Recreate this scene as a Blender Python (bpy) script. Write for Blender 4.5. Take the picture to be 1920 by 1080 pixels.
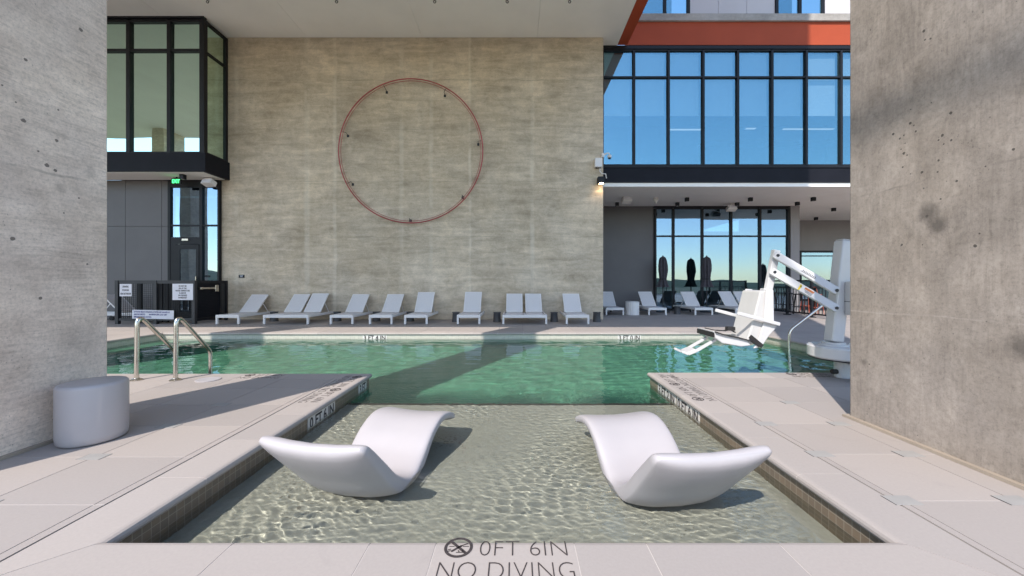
import bpy, bmesh, math, random
import numpy as np
from mathutils import Vector, Matrix

random.seed(7)
rng = np.random.RandomState(7)
R = math.radians
PI = math.pi

# ------------------------------------------------------------------ scene, camera, light
for o in list(bpy.data.objects):
    bpy.data.objects.remove(o)
scene = bpy.context.scene
col = scene.collection

CAMH = 1.2          # eye height above the pool deck
FPX = 708.0         # focal length in photo pixels (1920 wide)
cam_d = bpy.data.cameras.new("camera")
cam = bpy.data.objects.new("camera", cam_d)
col.objects.link(cam)
cam.location = (0, 0, CAMH)
cam.rotation_euler = (R(90), 0, 0)
cam_d.sensor_width = 36
cam_d.lens = FPX / 1920 * 36
cam_d.shift_x = -7 / 1920
cam_d.shift_y = -10 / 1920
cam_d.clip_start = 0.05
cam_d.clip_end = 6000
scene.camera = cam

SUN_TRAVEL = Vector((0.57, 1.0, -1.115)).normalized()
SUN_EL = math.asin(-SUN_TRAVEL.z)
world = bpy.data.worlds.new("World")
scene.world = world
world.use_nodes = True
nt = world.node_tree
sky = nt.nodes.new("ShaderNodeTexSky")
sky.sky_type = 'NISHITA'
sky.sun_disc = False
sky.sun_elevation = SUN_EL
sky.sun_rotation = math.atan2(-SUN_TRAVEL.x, -SUN_TRAVEL.y)
sky.air_density = 1.0
sky.dust_density = 0.25
sky.ozone_density = 1.0
bg = nt.nodes["Background"]
bg.inputs["Strength"].default_value = 0.15
nt.links.new(sky.outputs[0], bg.inputs[0])

sun_d = bpy.data.lights.new("sun", 'SUN')
sun_d.energy = 2.6
sun_d.angle = R(0.53)
sun_d.color = (1.0, 0.94, 0.87)
sun = bpy.data.objects.new("sun", sun_d)
col.objects.link(sun)
sun.rotation_euler = SUN_TRAVEL.to_track_quat('-Z', 'Y').to_euler()
sun.location = (-10, -15, 25)
try:
    sun_d.cycles.is_caustics_light = True
except Exception:
    pass

vs = scene.view_settings
vs.view_transform = 'Standard'
vs.look = 'None'
vs.gamma = 1
vs.exposure = 1.1
vs.use_curve_mapping = False
cy = scene.cycles
cy.use_denoising = True
cy.max_bounces = 12
cy.diffuse_bounces = 6
cy.glossy_bounces = 6
cy.transmission_bounces = 8
cy.transparent_max_bounces = 16
cy.caustics_refractive = True
cy.caustics_reflective = False
cy.sample_clamp_indirect = 6
cy.blur_glossy = 0.3


def px(x, y, Y):
    """photo pixel at depth Y -> world point"""
    return Vector(((x - 967) * Y / FPX, Y, CAMH - (y - 530) * Y / FPX))


def pxX(x, Y):
    return (x - 967) * Y / FPX


def pxZ(y, Y):
    return CAMH - (y - 530) * Y / FPX


# ------------------------------------------------------------------ mesh builder
class MB:
    def __init__(self):
        self.v, self.f, self.uv = [], [], {}

    def add(self, verts, faces):
        b = len(self.v)
        self.v += [tuple(p) for p in verts]
        self.f += [tuple(b + i for i in f) for f in faces]
        return self

    def box(self, x0, x1, y0, y1, z0, z1):
        x0, x1 = min(x0, x1), max(x0, x1)
        y0, y1 = min(y0, y1), max(y0, y1)
        z0, z1 = min(z0, z1), max(z0, z1)
        vs_ = [(x0, y0, z0), (x1, y0, z0), (x1, y1, z0), (x0, y1, z0), (x0, y0, z1), (x1, y0, z1), (x1, y1, z1), (x0, y1, z1)]
        return self.add(vs_, [(0, 3, 2, 1), (4, 5, 6, 7), (0, 1, 5, 4), (1, 2, 6, 5), (2, 3, 7, 6), (3, 0, 4, 7)])

    def bar(self, a, b, w, h, up=Vector((0, 1, 0))):
        """box beam from a to b; w across, h along 'up'"""
        a, b = Vector(a), Vector(b)
        d = (b - a).normalized()
        s = d.cross(up).normalized()
        u = s.cross(d).normalized()
        vs_ = []
        for p in (a, b):
            for i, j in ((-1, -1), (1, -1), (1, 1), (-1, 1)):
                vs_.append(p + s * (w / 2 * i) + u * (h / 2 * j))
        return self.add(vs_, [(0, 3, 2, 1), (4, 5, 6, 7), (0, 1, 5, 4), (1, 2, 6, 5), (2, 3, 7, 6), (3, 0, 4, 7)])

    def tube(self, pts, r, n=10, closed=False, caps=True):
        pts = [Vector(p) for p in pts]
        m = len(pts)
        vs_, fs = [], []
        prev = None
        for i, p in enumerate(pts):
            if closed:
                t = (pts[(i + 1) % m] - pts[i - 1]).normalized()
            else:
                t = (pts[min(i + 1, m - 1)] - pts[max(i - 1, 0)]).normalized()
            if prev is None:
                ref = Vector((0, 0, 1)) if abs(t.z) < 0.9 else Vector((1, 0, 0))
                s = t.cross(ref).normalized()
            else:
                s = (prev - t * prev.dot(t)).normalized()
            prev = s
            u = t.cross(s)
            rr = r[i] if isinstance(r, (list, tuple)) else r
            for k in range(n):
                a = 2 * PI * k / n
                vs_.append(p + s * (rr * math.cos(a)) + u * (rr * math.sin(a)))
        seg = m if closed else m - 1
        for i in range(seg):
            j = (i + 1) % m
            for k in range(n):
                l = (k + 1) % n
                fs.append((i * n + k, i * n + l, j * n + l, j * n + k))
        if caps and not closed:
            fs.append(tuple(reversed(range(n))))
            fs.append(tuple((m - 1) * n + k for k in range(n)))
        return self.add(vs_, fs)

    def lathe(self, prof, c=(0, 0, 0), n=32, mod=None, caps=True):
        """prof: list of (r, z) bottom to top"""
        vs_, fs = [], []
        for (r, z) in prof:
            for k in range(n):
                a = 2 * PI * k / n
                rr = r * (mod(a, z) if mod else 1)
                vs_.append((c[0] + rr * math.cos(a), c[1] + rr * math.sin(a), c[2] + z))
        m = len(prof)
        for i in range(m - 1):
            for k in range(n):
                l = (k + 1) % n
                fs.append((i * n + k, i * n + l, (i + 1) * n + l, (i + 1) * n + k))
        if caps:
            fs.append(tuple(reversed(range(n))))
            fs.append(tuple((m - 1) * n + k for k in range(n)))
        return self.add(vs_, fs)

    def prism(self, poly, axis, a, b):
        """poly: 2-D outline; axis 'y': (x,z) extruded from y=a to y=b; 'x': (y,z); 'z': (x,y)"""
        n = len(poly)
        mk = {'y': lambda p, t: (p[0], t, p[1]), 'x': lambda p, t: (t, p[0], p[1]), 'z': lambda p, t: (p[0], p[1], t)}[axis]
        vs_ = [mk(p, a) for p in poly] + [mk(p, b) for p in poly]
        fs = [tuple(range(n)), tuple(reversed(range(n, 2 * n)))]
        for i in range(n):
            j = (i + 1) % n
            fs.append((j, i, n + i, n + j))
        return self.add(vs_, fs)

    def mesh(self, name, smooth=False, fix=True):
        me = bpy.data.meshes.new(name)
        me.from_pydata(self.v, [], self.f)
        if fix:
            bm = bmesh.new()
            bm.from_mesh(me)
            bmesh.ops.recalc_face_normals(bm, faces=bm.faces)
            bm.to_mesh(me)
            bm.free()
        if smooth:
            me.polygons.foreach_set("use_smooth", [True] * len(me.polygons))
        me.update()
        return me

    def build(self, name, m, parent=None, smooth=False, bevel=0, loc=None, seg=2, fix=True):
        me = self.mesh(name, smooth, fix)
        o = bpy.data.objects.new(name, me)
        col.objects.link(o)
        me.materials.append(m)
        if parent:
            o.parent = parent
        if loc:
            o.location = loc
        if bevel:
            b = o.modifiers.new("bevel", 'BEVEL')
            b.width = bevel
            b.segments = seg
            b.limit_method = 'ANGLE'
            b.angle_limit = R(40)
        if smooth:
            w = o.modifiers.new("edge", 'EDGE_SPLIT')
            w.split_angle = R(38)
        return o


def tag(o, label, cat, group=None):
    o["label"] = label
    o["category"] = cat
    if group:
        o["group"] = group
    return o


def struct(o):
    o["kind"] = "structure"
    return o


def thing(name, label, cat, loc=(0, 0, 0), rz=0, group=None):
    o = bpy.data.objects.new(name, None)
    o.empty_display_size = 0.2
    col.objects.link(o)
    o.location = loc
    o.rotation_euler = (0, 0, rz)
    return tag(o, label, cat, group)


def copy_tree(o, parent=None):
    c = o.copy()
    col.objects.link(c)
    if parent:
        c.parent = parent
    for ch in [x for x in bpy.data.objects if x.parent == o and x != c]:
        copy_tree(ch, c)
    return c


def place(proto, used, label, loc, rz=0, group=None):
    """first call uses the prototype itself, later ones copy the tree"""
    o = proto if not used else copy_tree(proto)
    o.location = loc
    o.rotation_euler = (0, 0, rz)
    o["label"] = label
    if group:
        o["group"] = group
    return o


# ------------------------------------------------------------------ materials
class NT:
    def __init__(self, name):
        self.m = bpy.data.materials.new(name)
        self.m.use_nodes = True
        self.t = self.m.node_tree
        self.bsdf = self.t.nodes["Principled BSDF"]
        self.out = self.t.nodes["Material Output"]

    def n(self, typ, **kw):
        nd = self.t.nodes.new(typ)
        for k, v in kw.items():
            setattr(nd, k, v)
        return nd

    def l(self, a, b):
        self.t.links.new(a, b)

    def coord(self, kind="Object", scale=(1, 1, 1), rot=(0, 0, 0)):
        mp = self.n("ShaderNodeMapping")
        mp.inputs["Scale"].default_value = scale
        mp.inputs["Rotation"].default_value = rot
        if kind == "World":
            g = self.n("ShaderNodeNewGeometry")
            self.l(g.outputs["Position"], mp.inputs[0])
        else:
            tc = self.n("ShaderNodeTexCoord")
            self.l(tc.outputs[kind], mp.inputs[0])
        return mp.outputs[0]

    def noise(self, vec, scale, detail=4, rough=0.55, dist=0.0):
        nd = self.n("ShaderNodeTexNoise")
        nd.inputs["Scale"].default_value = scale
        nd.inputs["Detail"].default_value = detail
        nd.inputs["Roughness"].default_value = rough
        nd.inputs["Distortion"].default_value = dist
        self.l(vec, nd.inputs["Vector"])
        return nd.outputs["Fac"]

    def ramp(self, fac, stops):
        r = self.n("ShaderNodeValToRGB")
        e = r.color_ramp.elements
        while len(e) < len(stops):
            e.new(0.5)
        for i, (p, c) in enumerate(stops):
            e[i].position = p
            e[i].color = (*c, 1) if len(c) == 3 else c
        self.l(fac, r.inputs[0])
        return r.outputs[0]

    def mix(self, fac, a, b, mode='MIX'):
        m = self.n("ShaderNodeMix", data_type='RGBA', blend_type=mode)
        if isinstance(fac, (int, float)):
            m.inputs[0].default_value = fac
        else:
            self.l(fac, m.inputs[0])
        for s, i in ((a, 6), (b, 7)):
            if isinstance(s, (tuple, list)):
                m.inputs[i].default_value = (*s, 1) if len(s) == 3 else s
            else:
                self.l(s, m.inputs[i])
        return m.outputs[2]

    def math(self, op, a, b=None, clamp=False):
        m = self.n("ShaderNodeMath", operation=op, use_clamp=clamp)
        for s, i in ((a, 0), (b, 1)):
            if s is None:
                continue
            if isinstance(s, (int, float)):
                m.inputs[i].default_value = s
            else:
                self.l(s, m.inputs[i])
        return m.outputs[0]

    def bump(self, h, strength=0.3, dist=0.01):
        b = self.n("ShaderNodeBump")
        b.inputs["Strength"].default_value = strength
        b.inputs["Distance"].default_value = dist
        self.l(h, b.inputs["Height"])
        self.l(b.outputs[0], self.bsdf.inputs["Normal"])

    def base(self, c):
        if isinstance(c, (tuple, list)):
            self.bsdf.inputs["Base Color"].default_value = (*c, 1)
        else:
            self.l(c, self.bsdf.inputs["Base Color"])
        return self

    def set(self, **kw):
        for k, v in kw.items():
            self.bsdf.inputs[k.replace("_", " ")].default_value = v
        return self


def g3(v, t=(1, 1, 1)):
    return (v * t[0], v * t[1], v * t[2])


def simple(name, c, rough=0.5, metal=0.0, var=0.08, scale=6, bump=0.0, coat=0.0, spec=0.5):
    t = NT(name)
    v = t.coord("Object")
    n = t.noise(v, scale, 5)
    lo = tuple(x * (1 - var) for x in c)
    hi = tuple(min(1, x * (1 + var)) for x in c)
    t.base(t.ramp(n, [(0.3, lo), (0.7, hi)]))
    t.set(Roughness=rough, Metallic=metal)
    t.bsdf.inputs["Coat Weight"].default_value = coat
    t.bsdf.inputs["Specular IOR Level"].default_value = spec
    n2 = t.noise(v, scale * 5, 3)
    rr = t.n("ShaderNodeMapRange")
    rr.inputs[3].default_value = max(0.02, rough - 0.07)
    rr.inputs[4].default_value = min(1, rough + 0.07)
    t.l(n2, rr.inputs[0])
    t.l(rr.outputs[0], t.bsdf.inputs["Roughness"])
    if bump:
        t.bump(t.noise(v, scale * 30, 3), bump, 0.003)
    return t.m


def emit(name, c, s):
    t = NT(name)
    t.base((0.02, 0.02, 0.02))
    t.bsdf.inputs["Emission Color"].default_value = (*c, 1)
    t.bsdf.inputs["Emission Strength"].default_value = s
    return t.m


def concrete(name, dark, light, stretch, seams=None, pits=0.0, streak=0.35, grain=0.13, blotch=0.3, scratch=0.3, stains=(), voids=(), lines=None, marks=(), panels=()):
    """cast concrete: cloudy patches, directional form marks, pits"""
    t = NT(name)
    w = t.coord("World")
    big = t.noise(w, 0.55, 6, 0.6, 0.4)
    v2 = t.coord("World", stretch)
    st = t.noise(v2, 2.2, 8, 0.68, 0.6)
    fine = t.noise(w, 22, 6, 0.7)
    mid = t.noise(w, 3.2, 7, 0.65, 0.8)
    f = t.math('ADD', t.math('MULTIPLY', big, 0.45), t.math('MULTIPLY', st, streak))
    f = t.math('ADD', f, t.math('MULTIPLY', fine, grain))
    f = t.math('ADD', f, t.math('MULTIPLY', mid, blotch))
    tot = 0.45 + streak + grain + blotch
    f = t.math('DIVIDE', f, tot)
    c = t.ramp(f, [(0.37, dark), (0.5, tuple((a + b) / 2 for a, b in zip(dark, light))), (0.61, light)])
    # warm and grey clouds in the cement
    c = t.mix(t.math('MULTIPLY', t.ramp(t.noise(w, 0.8, 4, 0.6), [(0.4, (0, 0, 0)), (0.65, (1, 1, 1))]), 0.5), c, (1.0, 0.955, 0.87), 'MULTIPLY')
    # dark formwork scratches
    sc = t.noise(v2, 9, 4, 0.75, 0.3)
    scm = t.ramp(sc, [(0.60, (0, 0, 0)), (0.72, (1, 1, 1))])
    c = t.mix(t.math('MULTIPLY', scm, scratch), c, tuple(x * 0.55 for x in dark))
    h = t.math('ADD', t.math('MULTIPLY', st, 0.6), t.math('MULTIPLY', fine, 0.5))
    if seams:
        sp = t.n("ShaderNodeSeparateXYZ")
        t.l(w, sp.inputs[0])
        wob = t.math('MULTIPLY', t.math('SUBTRACT', t.noise(w, 2.0, 3), 0.5), 0.12)
        for axis, off, per, wid, colr, amt in seams:
            s = t.math('ADD', sp.outputs[axis], wob)
            s = t.math('MODULO', t.math('ADD', s, 100 * per - off + wid / 2), per)
            k = t.math('LESS_THAN', s, wid)
            br = t.ramp(t.noise(w, 1.1, 4, 0.7), [(0.42, (0, 0, 0)), (0.6, (1, 1, 1))])
            k = t.math('MULTIPLY', k, t.math('MULTIPLY', br, amt))
            c = t.mix(k, c, colr)
    if pits:
        vo = t.n("ShaderNodeTexVoronoi")
        vo.inputs["Scale"].default_value = 13
        t.l(w, vo.inputs["Vector"])
        size = t.math('MULTIPLY', t.ramp(t.noise(w, 3.1, 5, 0.7), [(0.50, (0, 0, 0)), (0.74, (1, 1, 1))]), 0.15 * pits)
        p = t.math('LESS_THAN', vo.outputs["Distance"], size)
        c = t.mix(t.math('MULTIPLY', p, 0.7), c, (0.05, 0.045, 0.04))
        h = t.math('SUBTRACT', h, p)
    # fine sandy speckle and scattered small voids
    sp_n = t.ramp(t.noise(w, 48, 4, 0.8), [(0.34, (0.72, 0.715, 0.71)), (0.5, (1, 1, 1)), (0.66, (1.10, 1.10, 1.10))])
    c = t.mix(0.75, c, sp_n, 'MULTIPLY')
    if pits:
        v3 = t.n("ShaderNodeTexVoronoi")
        v3.inputs["Scale"].default_value = 30
        t.l(t.coord("World", (1, 1, 0.7)), v3.inputs["Vector"])
        sz = t.math('MULTIPLY', t.ramp(t.noise(w, 1.7, 5, 0.75), [(0.46, (0, 0, 0)), (0.70, (1, 1, 1))]), 0.20)
        p3 = t.math('LESS_THAN', v3.outputs["Distance"], sz)
        c = t.mix(t.math('MULTIPLY', p3, 0.45), c, tuple(x * 0.35 for x in dark))
    if lines:
        ln = t.ramp(t.noise(t.coord("World", lines), 1.0, 4, 0.7, 0.4), [(0.33, (0.74, 0.73, 0.72)), (0.52, (1, 1, 1)), (0.7, (1.07, 1.07, 1.07))])
        c = t.mix(t.math('MULTIPLY', t.ramp(t.noise(w, 0.9, 4, 0.6), [(0.35, (0.25, 0.25, 0.25)), (0.62, (1, 1, 1))]), 0.9), c, ln, 'MULTIPLY')
    sp_ = t.n("ShaderNodeSeparateXYZ")
    t.l(w, sp_.inputs[0])
    wob_ = t.math('MULTIPLY', t.math('SUBTRACT', t.noise(w, 0.9, 4, 0.7), 0.5), 0.12)
    if panels:
        xx = t.math('DIVIDE', t.math('ADD', t.math('ADD', sp_.outputs[0], wob_), 10.0), 14.0)
        r_ = t.n("ShaderNodeValToRGB")
        r_.color_ramp.interpolation = 'CONSTANT'
        e_ = r_.color_ramp.elements
        while len(e_) < len(panels):
            e_.new(0.5)
        for q_, (x_, tone) in enumerate(panels):
            e_[q_].position = (x_ + 10.0) / 14.0
            e_[q_].color = (tone, tone, tone, 1)
        t.l(xx, r_.inputs[0])
        c = t.mix(1.0, c, r_.outputs[0], 'MULTIPLY')
    for (axis, pos, wid, colr, amt) in marks:
        dd_ = t.math('ABSOLUTE', t.math('SUBTRACT', t.math('ADD', sp_.outputs[axis], wob_), pos))
        k = t.ramp(t.math('DIVIDE', dd_, wid), [(0.3, (1, 1, 1)), (1.0, (0, 0, 0))])
        br_ = t.ramp(t.noise(w, 0.7 + 0.13 * pos % 0.5, 5, 0.75), [(0.40, (0, 0, 0)), (0.60, (1, 1, 1))])
        c = t.mix(t.math('MULTIPLY', t.math('MULTIPLY', k, br_), amt), c, colr)
    for (pos, rad_) in voids:
        vd = t.n("ShaderNodeVectorMath", operation='DISTANCE')
        t.l(w, vd.inputs[0])
        vd.inputs[1].default_value = pos
        k = t.math('LESS_THAN', t.math('ADD', vd.outputs["Value"], t.math('MULTIPLY', t.math('SUBTRACT', t.noise(w, 70, 2), 0.5), rad_)), rad_)
        c = t.mix(t.math('MULTIPLY', k, 0.85), c, tuple(x * 0.22 for x in dark))
    for (pos, rad_, amt) in stains:
        vd = t.n("ShaderNodeVectorMath", operation='DISTANCE')
        t.l(w, vd.inputs[0])
        vd.inputs[1].default_value = pos
        wob2 = t.math('MULTIPLY', t.math('SUBTRACT', t.noise(w, 9, 5, 0.7), 0.5), rad_ * 1.6)
        k = t.ramp(t.math('DIVIDE', t.math('ADD', vd.outputs["Value"], wob2), rad_), [(0.25, (1, 1, 1)), (1.0, (0, 0, 0))])
        c = t.mix(t.math('MULTIPLY', k, amt), c, tuple(x * 0.42 for x in dark))
    t.base(c)
    t.set(Roughness=0.85)
    t.bump(h, 0.35, 0.008)
    return t.m


M = {}
LM = (0.80, 0.72, 0.60)
M['wall_concrete'] = concrete("board_formed_concrete", (0.375, 0.30, 0.217), (0.78, 0.65, 0.505), (0.42, 1, 2.2),
                              streak=0.62, blotch=0.36, grain=0.08, scratch=0.30,
                              marks=[(0, x_, w_, LM, a_) for (x_, w_, a_) in ((-9.1, 0.10, 0.35), (-6.8, 0.12, 0.35), (-5.89, 0.08, 0.38), (-3.72, 0.10, 0.3), (-2.76, 0.09, 0.35), (-1.49, 0.06, 0.42), (0.54, 0.09, 0.36))]
                              + [(2, 7.8, 0.014, (0.22, 0.19, 0.145), 0.6), (2, 2.69, 0.012, (0.22, 0.19, 0.145), 0.6), (2, 4.5, 0.010, (0.24, 0.2, 0.155), 0.5), (2, 6.2, 0.010, (0.24, 0.2, 0.155), 0.4)],
                              panels=[(-10, 0.96), (-6.8, 1.02), (-5.89, 0.95), (-3.72, 1.0), (-2.76, 1.04), (-1.49, 0.94), (0.54, 0.99)])
PV_R = [(151, 310), (135, 340), (125, 348), (138, 360), (108, 337), (160, 315), (165, 330), (128, 375), (135, 385), (143, 390), (132, 420), (152, 437), (180, 433), (220, 432), (222, 403), (235, 362), (232, 340), (222, 352), (254, 352), (152, 275), (185, 78), (188, 100), (202, 97), (204, 258), (253, 284), (227, 500), (268, 455), (325, 587), (314, 618), (62, 735), (130, 615), (182, 615), (193, 543), (48, 915), (410, 375), (340, 418)]
VR = []
for q_, (u_, v_) in enumerate(PV_R):
    yy_ = 2.97 * FPX / (1594 + u_ / 1.34 - 967)
    VR.append(((2.97, yy_, pxZ(v_ / 1.34, yy_)), (0.010, 0.006, 0.0075, 0.005)[q_ % 4]))
PV_L = [(55, 283), (137, 258), (133, 330), (5, 200), (110, 388), (90, 355), (130, 400), (37, 240), (190, 70), (185, 465), (60, 140), (150, 500), (30, 560), (205, 620), (95, 700), (110, 1038)]
VL = []
for q_, (u_, v_) in enumerate(PV_L):
    yy_ = 3.50 * FPX / (967 - u_ / 1.252)
    VL.append(((-3.50, yy_, pxZ(v_ / 1.252, yy_)), (0.014, 0.007, 0.011, 0.006)[q_ % 4]))
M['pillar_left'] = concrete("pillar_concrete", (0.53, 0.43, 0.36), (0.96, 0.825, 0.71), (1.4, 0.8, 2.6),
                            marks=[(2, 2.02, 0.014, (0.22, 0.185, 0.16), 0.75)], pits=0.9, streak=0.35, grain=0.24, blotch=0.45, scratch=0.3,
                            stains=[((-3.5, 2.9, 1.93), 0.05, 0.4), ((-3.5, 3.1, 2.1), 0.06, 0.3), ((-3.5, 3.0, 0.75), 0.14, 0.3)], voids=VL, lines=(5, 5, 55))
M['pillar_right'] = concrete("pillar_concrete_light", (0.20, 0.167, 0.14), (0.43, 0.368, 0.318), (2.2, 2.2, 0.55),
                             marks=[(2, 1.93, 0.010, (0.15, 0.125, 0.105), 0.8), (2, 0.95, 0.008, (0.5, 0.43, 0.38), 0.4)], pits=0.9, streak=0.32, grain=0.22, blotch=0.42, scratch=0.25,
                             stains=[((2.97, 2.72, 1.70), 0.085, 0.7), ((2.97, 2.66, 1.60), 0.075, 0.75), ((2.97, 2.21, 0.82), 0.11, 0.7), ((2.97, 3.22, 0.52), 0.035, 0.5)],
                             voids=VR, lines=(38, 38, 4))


def deck_mat(name, c, var=0.05):
    t = NT(name)
    w = t.coord("World")
    g = t.n("ShaderNodeNewGeometry")
    rnd = g.outputs["Random Per Island"]
    a = t.ramp(t.noise(w, 0.9, 6, 0.6), [(0.3, tuple(x * (1 - var) for x in c)), (0.7, tuple(x * (1 + var) for x in c))])
    b = t.mix(0.7, a, t.ramp(t.noise(w, 70, 4, 0.7), [(0.3, tuple(x * 0.94 for x in c)), (0.7, tuple(x * 1.05 for x in c))]))
    tint = t.ramp(rnd, [(0.0, (0.90, 0.90, 0.905)), (1.0, (1.05, 1.04, 1.03))])
    b = t.mix(1.0, b, tint, 'MULTIPLY')
    # faint stains
    s = t.ramp(t.noise(w, 2.3, 5, 0.7, 1.2), [(0.60, (0, 0, 0)), (0.74, (1, 1, 1))])
    b = t.mix(t.math('MULTIPLY', s, 0.30), b, tuple(x * 0.72 for x in c))
    t.base(b)
    t.set(Roughness=0.8)
    t.bump(t.noise(w, 160, 4, 0.7), 0.12, 0.002)
    return t.m


M['deck'] = deck_mat("limestone_paver", (0.375, 0.328, 0.298))
M['coping'] = deck_mat("coping_stone", (0.395, 0.347, 0.316))
M['mortar'] = simple("mortar_joint", (0.22, 0.20, 0.185), 0.9, var=0.2, scale=12)
M['sealant'] = simple("pale_joint_sealant", (0.55, 0.50, 0.465), 0.7)
M['black_metal'] = simple("black_aluminium", (0.011, 0.011, 0.014), 0.5, var=0.2, spec=0.3)
M['dark_metal'] = simple("charcoal_powder_coat", (0.022, 0.022, 0.026), 0.45, var=0.2)
M['spandrel'] = simple("black_spandrel_panel", (0.013, 0.013, 0.018), 0.5, var=0.15, scale=1.5, spec=0.12)
M['orange'] = simple("rust_orange_panel", (0.42, 0.080, 0.036), 0.55, var=0.06, scale=1.2, spec=0.15)
M['soffit'] = simple("white_soffit_plaster", (0.93, 0.895, 0.85), 0.8, var=0.03, scale=1.0, bump=0.05)
M['white_panel'] = simple("white_cladding_panel", (0.62, 0.58, 0.58), 0.5, var=0.03, scale=1.0)
M['gray_panel'] = simple("gray_cladding_panel", (0.118, 0.108, 0.110), 0.5, var=0.06, scale=1.2)
M['gray_column'] = simple("taupe_cladding_panel", (0.25, 0.23, 0.23), 0.6, var=0.05, scale=1.2)
M['white_metal'] = simple("white_powder_coat", (0.76, 0.72, 0.70), 0.35, var=0.03, scale=8)
M['white_gloss'] = simple("white_gloss_enamel", (0.60, 0.585, 0.58), 0.22, var=0.03, scale=8, coat=0.2)
M['white_plastic'] = simple("white_rotomoulded_plastic", (0.43, 0.395, 0.395), 0.38, var=0.02, scale=5, bump=0.03)
M['gray_plastic'] = simple("light_gray_plastic", (0.55, 0.53, 0.51), 0.45, var=0.04)
M['dark_drum'] = simple("dark_gray_resin", (0.06, 0.058, 0.06), 0.6, var=0.15)
M['strap'] = simple("black_webbing", (0.02, 0.018, 0.018), 0.7, var=0.2)
M['copper'] = simple("copper_pink_tube", (0.42, 0.095, 0.095), 0.35, 0.5, var=0.15, scale=3)
M['rust_metal'] = simple("terracotta_metal", (0.30, 0.06, 0.03), 0.4, var=0.1)
M['umbrella'] = simple("dark_canvas", (0.060, 0.052, 0.060), 0.85, var=0.2, scale=10)
M['letter'] = simple("dark_inlaid_lettering", (0.045, 0.035, 0.035), 0.7, var=0.35, scale=60)
M['letter_blue'] = simple("violet_print", (0.06, 0.05, 0.20), 0.6)
M['sign_white'] = simple("white_sign_board", (0.72, 0.70, 0.74), 0.45, var=0.03)
M['marker_tile'] = simple("white_ceramic_marker_tile", (0.62, 0.58, 0.54), 0.3, var=0.05)
M['yellow'] = simple("warning_yellow", (0.75, 0.55, 0.02), 0.4)
M['label_orange'] = simple("warning_orange", (0.45, 0.14, 0.04), 0.4)
M['chrome'] = simple("brushed_stainless_steel", (0.62, 0.58, 0.52), 0.22, 1.0, var=0.05)
M['exit_green'] = emit("exit_green_light", (0.05, 0.9, 0.2), 2.0)
M['lamp_glow'] = emit("warm_lamp_lens", (1.0, 0.72, 0.38), 8)
M['caulk'] = simple("beige_sealant", (0.36, 0.295, 0.23), 0.7)
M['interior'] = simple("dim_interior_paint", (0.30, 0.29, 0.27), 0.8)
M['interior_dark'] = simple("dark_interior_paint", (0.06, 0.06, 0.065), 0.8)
M['blind'] = simple("pale_roller_fabric", (0.72, 0.72, 0.71), 0.8, var=0.03)
M['panel_light'] = emit("interior_strip_light", (1.0, 0.93, 0.82), 0.3)


def sling():
    t = NT("white_sling_fabric")
    v = t.coord("Object", (220, 220, 220))
    wv = t.n("ShaderNodeTexChecker")
    wv.inputs["Scale"].default_value = 1.0
    t.l(v, wv.inputs[0])
    t.base(t.ramp(wv.outputs["Fac"], [(0, (0.62, 0.585, 0.58)), (1, (0.73, 0.69, 0.68))]))
    t.set(Roughness=0.75)
    return t.m


M['sling'] = sling()


def glass(name, tint, refl, see):
    t = NT(name)
    t.t.nodes.remove(t.bsdf)
    gl = t.n("ShaderNodeBsdfGlossy")
    gl.inputs["Color"].default_value = (*tint, 1)
    gl.inputs["Roughness"].default_value = 0.0
    tr = t.n("ShaderNodeBsdfTransparent")
    tr.inputs["Color"].default_value = (*see, 1)
    lw = t.n("ShaderNodeLayerWeight")
    lw.inputs["Blend"].default_value = 0.25
    f = t.math('ADD', t.math('MULTIPLY', lw.outputs["Facing"], 0.35), refl, clamp=True)
    # slight roller-wave distortion of the toughened panes
    w = t.coord("World", (1, 1, 1))
    b = t.n("ShaderNodeBump")
    b.inputs["Strength"].default_value = 0.15
    b.inputs["Distance"].default_value = 0.02
    t.l(t.noise(w, 0.8, 1, 0.4), b.inputs["Height"])
    t.l(b.outputs[0], gl.inputs["Normal"])
    mx = t.n("ShaderNodeMixShader")
    t.l(f, mx.inputs[0])
    t.l(tr.outputs[0], mx.inputs[1])
    t.l(gl.outputs[0], mx.inputs[2])
    t.l(mx.outputs[0], t.out.inputs[0])
    return t.m


M['glass_blue'] = glass("blue_tinted_glazing", (0.36, 0.65, 0.76), 0.30, (0.86, 0.94, 0.97))
M['glass_green'] = glass("green_tinted_glazing", (0.72, 0.98, 0.83), 0.86, (0.30, 0.42, 0.36))
M['glass_clear'] = glass("teal_tinted_glazing", (0.43, 0.58, 0.73), 0.44, (0.42, 0.55, 0.55))


def tile_mat():
    t = NT("mosaic_waterline_tile")
    tc = t.n("ShaderNodeTexCoord")
    br = t.n("ShaderNodeTexBrick")
    br.offset = 0
    br.inputs["Scale"].default_value = 1.0
    br.inputs["Mortar Size"].default_value = 0.0022
    br.inputs["Brick Width"].default_value = 0.05
    br.inputs["Row Height"].default_value = 0.05
    br.inputs["Color1"].default_value = (0.21, 0.155, 0.105, 1)
    br.inputs["Color2"].default_value = (0.16, 0.125, 0.092, 1)
    br.inputs["Mortar"].default_value = (0.29, 0.25, 0.20, 1)
    t.l(tc.outputs["UV"], br.inputs[0])
    t.base(br.outputs["Color"])
    t.set(Roughness=0.3)
    return t.m


M['tile'] = tile_mat()
M['tile_pale'] = M['tile'].copy()
M['tile_pale'].name = "pale_waterline_tile"
_b = [n for n in M['tile_pale'].node_tree.nodes if n.type == 'TEX_BRICK'][0]
_b.inputs["Color1"].default_value = (0.50, 0.47, 0.40, 1)
_b.inputs["Color2"].default_value = (0.44, 0.415, 0.355, 1)
_b.inputs["Mortar"].default_value = (0.55, 0.52, 0.45, 1)


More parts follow.
